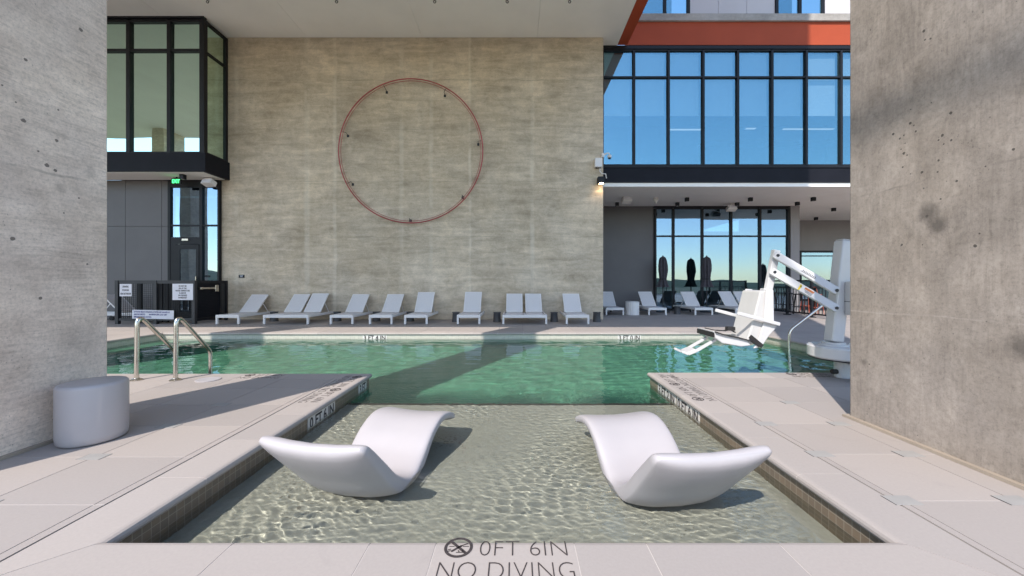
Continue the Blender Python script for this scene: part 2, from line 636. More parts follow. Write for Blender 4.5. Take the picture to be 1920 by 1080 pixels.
def plaster(name, c, spots):
    t = NT(name)
    w = t.coord("World")
    b = t.ramp(t.noise(w, 1.4, 6, 0.6), [(0.3, tuple(x * 0.88 for x in c)), (0.7, tuple(x * 1.08 for x in c))])
    b = t.mix(0.4, b, t.ramp(t.noise(w, 45, 4, 0.7), [(0.3, tuple(x * 0.8 for x in c)), (0.7, tuple(x * 1.12 for x in c))]))
    if spots:
        v2 = t.coord("World", (1, 1.8, 1))
        vo = t.n("ShaderNodeTexVoronoi")
        vo.inputs["Scale"].default_value = 24
        t.l(v2, vo.inputs["Vector"])
        area = t.ramp(t.noise(w, 1.15, 3, 0.6), [(0.52, (0, 0, 0)), (0.68, (1, 1, 1))])
        p = t.math('LESS_THAN', vo.outputs["Distance"], t.math('MULTIPLY', area, 0.34))
        b = t.mix(t.math('MULTIPLY', p, 0.6), b, (0.10, 0.075, 0.055))
    t.base(b)
    t.set(Roughness=0.8)
    return t.m


M['ledge'] = plaster("ledge_plaster", (0.33, 0.315, 0.265), True)
M['pool_plaster'] = plaster("green_pool_plaster", (0.085, 0.265, 0.165), False)


def water_mat():
    t = NT("pool_water")
    t.t.nodes.remove(t.bsdf)
    gl = t.n("ShaderNodeBsdfGlass")
    gl.inputs["Color"].default_value = (0.97, 1.0, 0.985, 1)
    gl.inputs["Roughness"].default_value = 0.0
    gl.inputs["IOR"].default_value = 1.333
    t.l(gl.outputs[0], t.out.inputs[0])
    return t.m


M['water'] = water_mat()

# ------------------------------------------------------------------ text helper
_tc = {}


def text_geo(s, size, offset=0.0, align='LEFT', spacing=1.0, depth=0.0006):
    key = (s, size, offset, align, spacing, depth)
    if key in _tc:
        return _tc[key]
    cu = bpy.data.curves.new("lettering", 'FONT')
    cu.body = s
    cu.size = size
    cu.offset = offset
    cu.extrude = depth
    cu.align_x = align
    cu.space_character = spacing
    cu.resolution_u = 4
    ob = bpy.data.objects.new("lettering", cu)
    col.objects.link(ob)
    dg = bpy.context.evaluated_depsgraph_get()
    me = bpy.data.meshes.new_from_object(ob.evaluated_get(dg))
    v = [tuple(p.co) for p in me.vertices]
    f = [tuple(p.vertices) for p in me.polygons]
    bpy.data.objects.remove(ob)
    bpy.data.curves.remove(cu)
    bpy.data.meshes.remove(me)
    _tc[key] = (v, f)
    return v, f


def text_into(mb, s, size, mat4, width=None, **kw):
    """write s into mb; local x right, y up; optionally squeezed to a width"""
    v, f = text_geo(s, size, **kw)
    if width and v:
        x0 = min(p[0] for p in v)
        x1 = max(p[0] for p in v)
        k = width / (x1 - x0)
        v = [((p[0] - (x0 if kw.get('align', 'LEFT') == 'LEFT' else (x0 + x1) / 2)) * k, p[1], p[2]) for p in v]
    mb.add([mat4 @ Vector(p) for p in v], f)


def frame(o, xdir, ydir):
    """matrix whose local x/y axes run along xdir/ydir from o"""
    x = Vector(xdir).normalized()
    y = Vector(ydir).normalized()
    z = x.cross(y)
    m = Matrix((x, y, z)).transposed().to_4x4()
    m.translation = Vector(o)
    return m


# ------------------------------------------------------------------ ground, deck, pool
WZ = -0.15                    # water level
XL, XR = -1.90, 1.76          # tanning-ledge sides
YF = 1.76                     # tanning-ledge near edge
YL, YR = 5.0, 5.06            # deck tongues end, left / right
PXL, PXR, PY1 = -8.45, 5.70, 9.04
CW = 0.31                     # coping width
LEDGE_Z, LEDGE_Y = -0.30, 4.36
DEEP = -1.13

# far ground
gm = NT("dry_grassland")
w = gm.coord("World")
gm.base(gm.ramp(gm.noise(w, 0.05, 6, 0.65), [(0.3, (0.06, 0.075, 0.035)), (0.7, (0.15, 0.14, 0.08))]))
gm.set(Roughness=0.95)
struct(MB().box(-3000, 3000, -3000, 3000, -4.4, -4.0).build("ground", gm.m))
hm = NT("wooded_hillside")
w = hm.coord("World")
hm.base(hm.ramp(hm.noise(w, 0.08, 6, 0.7), [(0.3, (0.025, 0.045, 0.02)), (0.7, (0.07, 0.09, 0.04))]))
hm.set(Roughness=0.95)
hb = MB()
nseg = 220
ring = []
for k in range(nseg):
    a = 2 * PI * k / nseg
    h = 10 + 9 * math.sin(a * 3 + 1) + 5 * math.sin(a * 11 + 2) + 3 * math.sin(a * 29) + random.uniform(-1.2, 1.2)
    ring.append((a, max(3, h)))
vs_, fs_ = [], []
for (a, h) in ring:
    for (r, z) in ((420, -6), (520, h * 0.7), (640, h), (800, -6)):
        vs_.append((r * math.cos(a), r * math.sin(a), z))
for k in range(nseg):
    l = (k + 1) % nseg
    for i in range(3):
        fs_.append((k * 4 + i, l * 4 + i, l * 4 + i + 1, k * 4 + i + 1))
struct(hb.add(vs_, fs_).build("hills", hm.m, smooth=True))

# podium bed: real mortar bed under the pavers, with the pool cut out
BED = [(-26, 26, -12, YF - CW), (-26, XL - CW, YF - CW, YL - CW), (XR + CW, 26, YF - CW, YR - CW),
       (-26, PXL - CW, YL - CW, PY1 + CW), (PXR + CW, 26, YR - CW, PY1 + CW), (-26, 26, PY1 + CW, 26)]
bed = MB()
for (a, b, c, d) in BED:
    bed.box(a, b, c, d, -1.4, -0.006)
struct(bed.build("pool_deck_bed", M['mortar']))


rows = []


def pavers(regions, name):
    mb = MB()
    for (x0, x1, y0, y1, ox, px_, oy, py_) in regions:
        g = 0.0028
        xs = sorted(set([x0, x1] + [ox + k * px_ for k in range(-80, 81) if x0 + 0.02 < ox + k * px_ < x1 - 0.02]))
        ys = sorted(set([y0, y1] + [oy + k * py_ for k in range(-80, 81) if y0 + 0.02 < oy + k * py_ < y1 - 0.02]))
        for i in range(len(xs) - 1):
            for j in range(len(ys) - 1):
                mb.box(xs[i] + g, xs[i + 1] - g, ys[j] + g, ys[j + 1] - g, -0.02, 0.0)
        if x1 - x0 < 20:
            for yy in ys[1:-1]:
                rows.append((x0, x1, yy))
    o = mb.build(name, M['deck'])
    return struct(o)


pavers([
    (-14, 16, -6, YF - CW, -0.67, 0.62, 0.3, 0.56),
    (-16, XL - CW - 0.012, YF - CW, YL - CW, -2.28, 0.62, 1.48, 0.56),
    (XR + CW + 0.012, 16, YF - CW, YR - CW, 2.13, 0.62, 1.51, 0.567),
    (-16, PXL - CW, YL - CW, PY1 + CW, -2.28, 0.62, 1.48, 0.56),
    (PXR + CW, 16, YR - CW, PY1 + CW, 2.13, 0.62, 1.51, 0.567),
    (-22, 24, PY1 + CW, 24, -0.43, 0.62, 10.0, 0.61),
], "pool_deck")

# coping: separate bull-nosed stones
prof = [(0.03, -0.055), (0.008, -0.05), (0.0, -0.036), (0.0, -0.022), (0.006, -0.009), (0.018, -0.002), (0.035, 0.001), (CW, 0.001), (CW, -0.055)]
path = [(XL, YF), (XR, YF), (XR, YR), (PXR, YR), (PXR, PY1), (PXL, PY1), (PXL, YL), (XL, YL)]
cop = MB()
sea = MB()
tile = MB()
tile_uv = []
N = len(path)


def seg_cuts(i):
    (ax, ay), (bx, by) = path[i], path[(i + 1) % N]
    if ay == by:      # along X
        lo, hi = min(ax, bx), max(ax, bx)
        if i == 0:
            c = [-1.30, -0.67, -0.365, 0.268, 0.60, 1.21]
        else:
            c = [-0.43 + 0.62 * k for k in range(-16, 14)]
        c = [q for q in c if lo + 0.1 < q < hi - 0.1]
        return c if bx > ax else c[::-1]
    lo, hi = min(ay, by), max(ay, by)
    off = 1.77 if ax < 0 else 1.814
    c = [off + 0.555 * k for k in range(0, 16)]
    c = [q for q in c if lo + 0.1 < q < hi - 0.1]
    return c if by > ay else c[::-1]


for (u0, u1, yy) in rows:
    sea.box(u0 + 0.003, u1 - 0.003, yy - 0.0026, yy + 0.0026, -0.02, -0.0015)
for i in range(N):
    a, b = Vector(path[i]), Vector(path[(i + 1) % N])
    p, q = Vector(path[i - 1]), Vector(path[(i + 2) % N])
    d = (b - a).normalized()
    nrm = Vector((d.y, -d.x))          # outward (path is counter-clockwise)
    L = (b - a).length

    def corner(u, v):
        return (u.x * v.y - u.y * v.x)
    sa = 1 if corner((a - p).normalized(), d) > 0 else -1   # +1: convex pool corner
    sb = 1 if corner(d, (q - b).normalized()) > 0 else -1
    cuts = [abs((c - (a.x if a.y == b.y else a.y))) for c in seg_cuts(i)]
    ends = [0.0] + cuts + [L]
    g = 0.0025
    for k in range(len(ends) - 1):
        vs_ = []
        for e in (0, 1):
            t = ends[k + e]
            for (o, z) in prof:
                s = t + (g if e == 0 else -g)
                if k == 0 and e == 0:
                    s = t - o * sa + g
                if k == len(ends) - 2 and e == 1:
                    s = t + o * sb - g
                v2 = a + d * s + nrm * o
                vs_.append((v2.x, v2.y, z))
        n = len(prof)
        fs_ = [tuple(range(n)), tuple(reversed(range(n, 2 * n)))]
        for j in range(n):
            l = (j + 1) % n
            fs_.append((l, j, n + j, n + l))
        cop.add(vs_, fs_)
        if k > 0:      # sealant in the joint between two stones
            vs_ = []
            for s in (ends[k] - g, ends[k] + g):
                for (o, z) in prof:
                    v2 = a + d * s + nrm * (o + (0.002 if o < 0.1 else -0.002))
                    vs_.append((v2.x, v2.y, z - (0.002 if z > -0.02 else 0)))
            sea.add(vs_, fs_)
    # mosaic band below the nose
    o = 0.03
    s0, s1 = 0 - o * sa, L + o * sb
    A = a + d * s0 + nrm * o
    B = a + d * s1 + nrm * o
    b0 = len(tile.v)
    tile.add([(A.x, A.y, -0.055), (B.x, B.y, -0.055), (B.x, B.y, -0.305), (A.x, A.y, -0.305)], [(0, 1, 2, 3)])
    tile_uv += [(s0, -0.055), (s1, -0.055), (s1, -0.305), (s0, -0.305)]
struct(cop.build("pool_coping", M['coping'], smooth=False))
struct(sea.build("joint_sealant", M['sealant']))
cb = MB()     # mortar under the coping
for i in range(N):
    a, b = Vector(path[i]), Vector(path[(i + 1) % N])
to = tile.build("waterline_tile", M['tile'], fix=False)
uvl = to.data.uv_layers.new(name="UVMap")
for li, lp in enumerate(to.data.loops):
    uvl.data[li].uv = tile_uv[lp.vertex_index]
to.data.materials.append(M['tile_pale'])
for i in range(N):
    to.data.polygons[i].material_index = 1 if i in (2, 3, 4, 5, 6) else 0
struct(to)

o = 0.03
# basin shell below the mosaic (faces look into the pool)
bs = MB()


def quad(mb, *p):
    mb.add(p, [tuple(range(len(p)))])


xl, xr, yf, yl, yr, pl, pr, py = XL - o, XR + o, YF - o, YL - o, YR - o, PXL - o, PXR + o, PY1 + o
zt = -0.305
quad(bs, (pl, yl, DEEP), (pr, yl, DEEP), (pr, py, DEEP), (pl, py, DEEP))
quad(bs, (xl, LEDGE_Y, DEEP), (xr, LEDGE_Y, DEEP), (xr, yl, DEEP), (xl, yl, DEEP))
quad(bs, (pl, py, DEEP), (pr, py, DEEP), (pr, py, zt), (pl, py, zt))
quad(bs, (pl, yl, DEEP), (pl, py, DEEP), (pl, py, zt), (pl, yl, zt))
quad(bs, (pr, py, DEEP), (pr, yr, DEEP), (pr, yr, zt), (pr, py, zt))
quad(bs, (pr, yr, DEEP), (xr, yr, DEEP), (xr, yr, zt), (pr, yr, zt))
quad(bs, (xl, yl, DEEP), (pl, yl, DEEP), (pl, yl, zt), (xl, yl, zt))
quad(bs, (xr, yr, DEEP), (xr, LEDGE_Y, DEEP), (xr, LEDGE_Y, zt), (xr, yr, zt))
quad(bs, (xl, LEDGE_Y, DEEP), (xl, yl, DEEP), (xl, yl, zt), (xl, LEDGE_Y, zt))
quad(bs, (xl, LEDGE_Y, DEEP), (xl, LEDGE_Y, zt - 0.05), (xr, LEDGE_Y, zt - 0.05), (xr, LEDGE_Y, DEEP))
basin = struct(bs.build("pool_basin", M['pool_plaster'], fix=False))
st = MB()
st.box(pl + 0.001, pl + 0.55, yl + 0.6, py - 0.001, DEEP + 0.002, -0.42)
st.box(pl + 0.551, pl + 1.0, yl + 0.6, py - 0.001, DEEP + 0.002, -0.70)
st.box(pr - 0.5, pr - 0.001, yr + 0.5, py - 0.001, DEEP + 0.002, -0.50)
st.box(xl + 0.001, xr - 0.001, LEDGE_Y + 0.011, LEDGE_Y + 0.30, DEEP + 0.002, -0.62)
steps = struct(st.build("pool_steps", M['pool_plaster']))
ld = MB()
quad(ld, (xl, yf, LEDGE_Z), (xr, yf, LEDGE_Z), (xr, LEDGE_Y - 0.05, LEDGE_Z), (xl, LEDGE_Y - 0.05, LEDGE_Z))
ledge = struct(ld.build("tanning_ledge", M['ledge'], fix=False))
le = MB()
le.box(xl, xr, LEDGE_Y - 0.049, LEDGE_Y + 0.010, -0.36, LEDGE_Z + 0.003)
dt = simple("dark_ledge_trim_tile", (0.05, 0.045, 0.04), 0.3)
trim = struct(le.build("ledge_trim", dt))

# water surface: real waves in the mesh
waves = []
for k in range(26):                              # wind ripples over the whole pool
    lam = math.exp(rng.uniform(math.log(0.10), math.log(0.6)))
    ang = rng.normal(PI / 2 + 0.3, 0.9)
    amp = 0.00026 * (lam / 0.25) ** 1.05
    waves.append((2 * PI / lam * math.cos(ang), 2 * PI / lam * math.sin(ang), amp, rng.uniform(0, 2 * PI)))
fine_w = []
for k in range(64):                              # short ripples on the ledge
    lam = math.exp(rng.uniform(math.log(0.030), math.log(0.10)))
    ang = rng.normal(1.35, 0.55)
    amp = 0.000115 * (lam / 0.08) ** 1.2
    fine_w.append((2 * PI / lam * math.cos(ang), 2 * PI / lam * math.sin(ang), amp, rng.uniform(0, 2 * PI)))


def height(X, Y):
    h = np.zeros_like(X)
    for kx, ky, a, p in waves:
        h += a * np.sin(kx * X + ky * Y + p)
    m = np.clip((5.3 - Y) / 0.9, 0, 1) * np.clip((X + 2.4) / 0.4, 0, 1) * np.clip((2.3 - X) / 0.4, 0, 1)
    env = 0.75 + 0.5 * np.sin(1.9 * X + 0.6 + 1.3 * np.sin(1.3 * Y)) * np.sin(2.3 * Y + 1.1 + X) + 0.25 * np.sin(5.1 * X - 2.0 * Y)
    f = np.zeros_like(X)
    for kx, ky, a, p in fine_w:
        f += a * np.sin(kx * X + ky * Y + p)
    for (cx, cyy, lam, a) in ((-0.95, 2.45, 0.105, 0.0007), (0.95, 2.35, 0.10, 0.0007), (0.15, 1.3, 0.15, 0.0004)):
        r = np.sqrt((X - cx) ** 2 + (Y - cyy) ** 2)
        f += a * np.sin(2 * PI * r / lam + 1.2 * np.sin(3 * np.arctan2(Y - cyy, X - cx))) * np.exp(-((r - 0.75) / 0.42) ** 2)
    return h * (1 - 0.72 * m) + f * m * env


def water_grid(x0, x1, y0, y1, step):
    nx, ny = int(round((x1 - x0) / step)) + 1, int(round((y1 - y0) / step)) + 1
    X, Y = np.meshgrid(np.linspace(x0, x1, nx), np.linspace(y0, y1, ny))
    Z = WZ + height(X, Y)
    co = np.stack([X, Y, Z], -1).reshape(-1, 3)
    i = np.arange(nx * ny).reshape(ny, nx)
    q = np.stack([i[:-1, :-1], i[:-1, 1:], i[1:, 1:], i[1:, :-1]], -1).reshape(-1, 4)
    return co, q


parts_w = [water_grid(xl + 0.001, xr - 0.001, yf + 0.001, yl, 0.0075), water_grid(pl + 0.001, pr - 0.001, yl, py - 0.001, 0.03)]
cos_, qs_, off = [], [], 0
for c, q in parts_w:
    cos_.append(c)
    qs_.append(q + off)
    off += len(c)
co = np.concatenate(cos_)
qd = np.concatenate(qs_)
wm = bpy.data.meshes.new("water")
wm.vertices.add(len(co))
wm.vertices.foreach_set("co", co.ravel())
wm.loops.add(len(qd) * 4)
wm.loops.foreach_set("vertex_index", qd.ravel().astype(np.int32))
wm.polygons.add(len(qd))
wm.polygons.foreach_set("loop_start", np.arange(0, len(qd) * 4, 4, dtype=np.int32))
wm.polygons.foreach_set("loop_total", np.full(len(qd), 4, dtype=np.int32))
wm.polygons.foreach_set("use_smooth", np.ones(len(qd), dtype=bool))
wm.update(calc_edges=True)
wm.materials.append(M['water'])
water = bpy.data.objects.new("water", wm)
col.objects.link(water)
struct(water)
try:
    water.cycles.is_caustics_caster = True
    for q in (ledge, basin, steps, trim, to):
        q.cycles.is_caustics_receiver = True
except Exception as e:
    print("caustics", e)

# ------------------------------------------------------------------ pillars
def pillar(x0, x1, y0, y1, m, label):
    b = MB().box(x0, x1, y0, y1, 0.0, 9.19)
    t = thing("concrete_pillar", label, "pillar", ((x0 + x1) / 2, (y0 + y1) / 2, 0), group="pillars along the pool")
    o = b.build("shaft", m, t, bevel=0.012)
    s = MB()
    for (a, c, d, e) in ((x0 - 0.035, x1 + 0.035, y0 - 0.035, y0 - 0.001), (x0 - 0.035, x1 + 0.035, y1 + 0.001, y1 + 0.035),
                         (x0 - 0.035, x0 - 0.001, y0, y1), (x1 + 0.001, x1 + 0.035, y0, y1)):
        s.box(a, c, d, e, 0.001, 0.022)
    p = s.build("base_seal", M['caulk'], t)
    for q in (o, p):
        q.matrix_parent_inverse = Matrix.Translation(-t.location)
    return t


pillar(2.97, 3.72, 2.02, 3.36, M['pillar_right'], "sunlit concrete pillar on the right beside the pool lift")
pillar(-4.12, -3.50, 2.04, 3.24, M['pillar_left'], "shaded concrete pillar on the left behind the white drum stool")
pillar(-10.65, -10.05, 2.04, 3.24, M['pillar_left'], "concrete pillar out of frame whose shadow crosses the far left pool edge")
pillar(-18.9, -18.3, 2.04, 3.24, M['pillar_left'], "concrete pillar seen only as a reflection in the left glazing")

# ------------------------------------------------------------------ overhanging building
CZ = 9.19
ob = thing("overhanging_building", "pale soffit of the building overhead with rust orange edge beam", "building", (0, 7, CZ))


def part(name, mb, m, parent, **kw):
    """part built in world coordinates under a placed parent"""
    q = mb.build(name, m, parent, **kw)
    mw = Matrix.Translation(parent.location) @ parent.rotation_euler.to_matrix().to_4x4()
    q.matrix_parent_inverse = mw.inverted()
    return q


sf = MB()
xs = [-26, -18.2, -14.4, -10.6, -6.8, -3.05, 0.70, 3.42]
for i in range(len(xs) - 1):
    sf.box(xs[i] + 0.004, xs[i + 1] - 0.004, 1.98, 12.86, CZ, CZ + 0.05)
part("soffit", sf, M['soffit'], ob)
part("upper_storeys", MB().box(-26, 3.40, 2.05, 12.86, CZ + 0.051, 45), M['white_panel'], ob)
eb = MB().box(3.423, 3.75, 1.95, 12.70, CZ + 0.001, 45)
part("edge_beam", eb, M['orange'], ob)
part("front_fascia", MB().box(-26, 3.42, 1.95, 1.979, CZ, 10.0), M['orange'], ob)

# sprinklers
sp0 = thing("sprinkler_head", "x", "sprinkler", group="sprinkler heads in the soffit")
MB().lathe([(0.035, -0.012), (0.06, 0)], n=16).build("escutcheon", M['white_metal'], sp0)
MB().tube([(0.035 * math.cos(a), 0, -0.05 + 0.035 * math.sin(a)) for a in [2 * PI * k / 12 for k in range(12)]], 0.010, 6, closed=True).build("deflector", M['dark_metal'], sp0)
for k, (x, lab) in enumerate([(389, "sprinkler head in the soffit just right of the glass bay"), (631, "sprinkler head in the soffit above the left half of the ring"),
                              (815, "sprinkler head in the soffit above the right half of the ring"), (951, "sprinkler head in the soffit between ring and orange edge"),
                              (1068, "sprinkler head in the soffit nearest the orange edge beam")]):
    Y = 7.96 * FPX / 528
    place(sp0, k > 0, lab, (pxX(x, Y), Y, CZ))

# ------------------------------------------------------------------ big concrete wall
cw = thing("concrete_wall", "tall board formed concrete wall behind the row of white loungers", "wall", (-3.4, 12.6, 0))
part("wall_face", MB().box(-9.62, 2.85, 12.30, 12.80, 0, CZ - 0.003), M['wall_concrete'], cw, bevel=0.01)

# ring
ring_c = px(771, 284, 12.22)
rg = thing("wall_ring", "large copper pink ring of tubing mounted on the concrete wall", "ring light", ring_c)
rad = 134.5 * 12.22 / FPX
part("ring_tube", MB().tube([ring_c + Vector((rad * math.cos(a), -0.06, rad * math.sin(a))) for a in [2 * PI * k / 128 for k in range(128)]], 0.019, 8, closed=True), M['copper'], rg, smooth=True)
part("inner_tube", MB().tube([ring_c + Vector(((rad - 0.062) * math.cos(a), -0.045, (rad - 0.062) * math.sin(a))) for a in [2 * PI * k / 128 for k in range(128)]], 0.008, 6, closed=True), M['copper'], rg, smooth=True)
for (x, y) in ((721, 163), (835, 170), (643, 248), (648, 347), (902, 265), (870, 370), (768, 417)):
    d = Vector((x - 771, 0, -(y - 284)))
    d.normalize()
    p = ring_c + d * (rad - 0.03)
    p.y = 12.22
    q = p - d * 0.12
    bk = MB().tube([p + Vector((0, -0.05, 0)), q + Vector((0.01, -0.05, 0)), q + Vector((0.03, -0.0, -0.05)), q + Vector((0.02, 0.07, -0.06))], 0.009, 6)
    bk.box(q.x - 0.02, q.x + 0.05, 12.285, 12.297, q.z - 0.1, q.z - 0.02)
    part("bracket", bk, M['dark_metal'], rg)

# wall box, camera, sconce on the wall end
p = px(1120.5, 307, 12.30)
t = thing("junction_box", "small white equipment box on the concrete wall edge above the sconce", "electrical box", p)
part("enclosure", MB().box(p.x - 0.115, p.x + 0.115, 12.14, 12.297, p.z - 0.145, p.z + 0.145), M['white_metal'], t, bevel=0.012)
for dx in (-0.06, 0.0, 0.06):
    part("cable_gland", MB().tube([(p.x + dx, 12.22, p.z - 0.145), (p.x + dx, 12.22, p.z - 0.185)], 0.018, 8), M['dark_metal'], t)
part("cable", MB().tube([(p.x + 0.06, 12.22, p.z - 0.18), (p.x + 0.05, 12.2, p.z - 0.27), (p.x + 0.12, 12.18, p.z - 0.36), (p.x + 0.24, 12.2, p.z - 0.36), (p.x + 0.27, 12.22, p.z - 0.5)], 0.016, 8), M['white_metal'], t, smooth=True)
p = px(1131, 292, 12.26)
t = thing("security_camera", "white dome security camera on an arm at the concrete wall corner", "camera", p)
part("mount", MB().box(p.x - 0.06, p.x + 0.02, 12.18, 12.297, p.z - 0.06, p.z + 0.06), M['white_metal'], t, bevel=0.008)
part("arm", MB().tube([p + Vector((0, -0.05, 0)), p + Vector((0.1, -0.06, 0.06)), p + Vector((0.17, -0.06, 0.06)), p + Vector((0.19, -0.06, -0.01))], 0.024, 8), M['white_metal'], t, smooth=True)
part("housing", MB().lathe([(0.055, -0.075), (0.07, -0.03), (0.06, 0.0), (0.03, 0.02)], (p.x + 0.19, p.y - 0.06, p.z - 0.01), 18), M['white_metal'], t, smooth=True)
part("dome", MB().lathe([(0.004, -0.055), (0.03, -0.047), (0.048, -0.02), (0.052, 0.0)], (p.x + 0.19, p.y - 0.06, p.z - 0.085), 18), M['black_metal'], t, smooth=True)
p = px(1125, 341, 12.30)
t = thing("wall_sconce", "black square downlight sconce with warm glow on the concrete wall edge", "wall lamp", p)
part("housing", MB().box(p.x - 0.10, p.x + 0.10, 12.08, 12.297, p.z - 0.10, p.z + 0.12), M['black_metal'], t, bevel=0.004)
part("lens", MB().box(p.x - 0.06, p.x + 0.06, 12.076, 12.20, p.z - 0.112, p.z - 0.085), M['lamp_glow'], t)
ld_ = bpy.data.lights.new("sconce_light", 'SPOT')
ld_.energy = 2.5
ld_.color = (1, 0.7, 0.38)
ld_.spot_size = R(110)
ld_.shadow_soft_size = 0.05
lo_ = bpy.data.objects.new("sconce_light", ld_)
col.objects.link(lo_)
lo_.location = (p.x, 12.17, p.z - 0.13)
lo_.parent = t
lo_.matrix_parent_inverse = Matrix.Translation(-p)
p = px(453, 518, 12.29)
t = thing("wall_plaque", "tiny black plaque on the concrete wall left of the loungers", "sign", p)
part("plate", MB().box(p.x - 0.09, p.x + 0.09, 12.284, 12.298, p.z - 0.05, p.z + 0.05), M['black_metal'], t)
g = MB()
g.box(p.x - 0.055, p.x + 0.055, 12.280, 12.284, p.z + 0.006, p.z + 0.022)
g.box(p.x - 0.04, p.x + 0.04, 12.280, 12.284, p.z - 0.024, p.z - 0.012)
part("marking", g, M['sign_white'], t)

# ------------------------------------------------------------------ upper left glass bay
def lite_grid(parent, xs_, zs_, Y, gm_, fw=0.075, depth=0.12, name="window"):
    """storefront in a plane Y=const: each lite a window with a pane; frame proud of the panes"""
    f = MB()
    for x in xs_:
        f.box(x - fw / 2, x + fw / 2, Y - depth * 0.6, Y + depth * 0.4, zs_[0], zs_[-1])
    for j, z in enumerate(zs_):
        for i in range(len(xs_) - 1):
            f.box(xs_[i] + fw / 2, xs_[i + 1] - fw / 2, Y - depth * 0.5, Y + depth * 0.38, z - fw * 0.36, z + fw * 0.36)
    part("window_frame", f, M['black_metal'], parent)
    for i in range(len(xs_) - 1):
        for j in range(len(zs_) - 1):
            a, b = xs_[i] + fw / 2 - 0.004, xs_[i + 1] - fw / 2 + 0.004
            c, d = zs_[j] + fw * 0.36 - 0.004, zs_[j + 1] - fw * 0.36 + 0.004
            pn = MB().box(a, b, Y - 0.006, Y + 0.006, c, d)
            tx, tz = random.uniform(-0.003, 0.003), random.uniform(-0.003, 0.003)
            pn.v = [(v_[0], v_[1] + (tx if v_[0] > (a + b) / 2 else -tx) + (tz if v_[2] > (c + d) / 2 else -tz), v_[2]) for v_ in pn.v]
            part("window_pane", pn, gm_, parent)


YB = 11.40
XB = -9.42
bay = thing("glass_bay", "dark framed glass bay with black sill band hanging in the top left corner", "building", (-12, 12, 4.5))
zb = [5.10, pxZ(96, YB), CZ - 0.12]
lite_grid(bay, [-19.0, -16.3, -15.1, -13.87, pxX(244, YB), pxX(320, YB), XB - 0.02], zb, YB, M['glass_green'], fw=0.11)
# side return glazing (plane X = XB)
f = MB()
f.box(XB - 0.05, XB + 0.07, YB - 0.07, YB + 0.06, 5.10, CZ - 0.06)
f.box(XB - 0.03, XB + 0.05, 12.20, 12.297, 5.10, CZ - 0.06)
f.box(XB - 0.03, XB + 0.05, YB + 0.06, 12.20, zb[1] - 0.03, zb[1] + 0.03)
f.box(XB - 0.03, XB + 0.05, YB + 0.06, 12.20, 5.10, 5.16)
f.box(XB - 0.03, XB + 0.05, YB + 0.06, 12.20, CZ - 0.13, CZ - 0.06)
part("corner_frame", f, M['black_metal'], bay)
part("window_pane", MB().box(XB - 0.006, XB + 0.006, YB + 0.055, 12.205, 5.155, zb[1] - 0.026), M['glass_green'], bay)
part("window_pane", MB().box(XB - 0.006, XB + 0.006, YB + 0.055, 12.205, zb[1] + 0.026, CZ - 0.126), M['glass_green'], bay)
part("head_trim", MB().box(-19, XB + 0.07, YB - 0.09, YB + 0.03, CZ - 0.058, CZ - 0.002), M['black_metal'], bay)
part("sill_band", MB().box(-19, XB + 0.11, YB - 0.08, 12.296, 4.535, 5.098), M['spandrel'], bay)
part("underside", MB().box(-19, XB + 0.02, YB - 0.03, 12.20, 4.520, 4.533), M['soffit'], bay)
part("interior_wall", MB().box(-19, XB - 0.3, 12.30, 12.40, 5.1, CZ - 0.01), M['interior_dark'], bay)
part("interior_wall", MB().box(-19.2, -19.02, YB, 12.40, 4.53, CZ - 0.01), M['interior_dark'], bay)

# ------------------------------------------------------------------ grey panel wall, glazed door (lower left)
YP = 12.24
pw = thing("panel_wall", "dark grey cladding panel wall beneath the glass bay", "wall", (-14, YP, 0))
xsp = [-19, -16.6, -15.0, -13.65, pxX(235, YP), pxX(303, YP), pxX(319, YP)]
for i in range(len(xsp) - 1):
    z0 = 0.02
    for (a, b) in ((0.02, 3.02), (3.03, 4.515)):
        part("cladding_panel", MB().box(xsp[i] + 0.006, xsp[i + 1] - 0.006, YP, YP + 0.04, a, b), M['gray_panel'], pw)
part("backing", MB().box(-19, xsp[-1], YP + 0.041, YP + 0.2, 0, 4.515), M['black_metal'], pw)

ent = thing("glazed_entrance", "tall narrow black framed glass entrance left of the concrete wall", "door", (-10.4, YP, 0))
x0, x1, x2 = pxX(322, YP), pxX(379, YP), pxX(413, YP)
zt1, zt2, zt3 = 4.40, pxZ(445, YP), pxZ(423, YP)
fr = MB()
for (a, b) in ((x0 - 0.08, x0), (x1 - 0.045, x1 + 0.045), (x2 - 0.05, x2)):
    fr.box(a, b, YP - 0.06, YP + 0.06, 0, 4.51)
for (a, b) in ((x0, x1 - 0.045), (x1 + 0.045, x2 - 0.05)):
    fr.box(a, b, YP - 0.055, YP + 0.055, 4.28, 4.51)
    fr.box(a, b, YP - 0.05, YP + 0.05, zt3 - 0.025, zt3 + 0.025)
fr.box(x0, x1 - 0.045, YP - 0.05, YP + 0.05, zt2 - 0.22, zt2)
fr.box(x1 + 0.045, x2 - 0.05, YP - 0.05, YP + 0.05, 0, 0.12)
fr.box(x0, x0 + 0.18, YP - 0.05, YP + 0.05, 0, zt2 - 0.22)
part("door_frame", fr, M['black_metal'], ent)
part("window_pane", MB().box(x0 - 0.004, x1 - 0.04, YP - 0.005, YP + 0.005, zt3 + 0.02, 4.285), M['glass_clear'], ent)
part("window_pane", MB().box(x0 - 0.004, x1 - 0.04, YP - 0.005, YP + 0.005, zt2 - 0.004, zt3 - 0.02), M['glass_clear'], ent)
part("window_pane", MB().box(x1 + 0.04, x2 - 0.045, YP - 0.005, YP + 0.005, zt3 + 0.02, 4.285), M['glass_clear'], ent)
part("window_pane", MB().box(x1 + 0.04, x2 - 0.045, YP - 0.005, YP + 0.005, 0.115, zt3 - 0.02), M['glass_clear'], ent)
dz = zt2 - 0.235
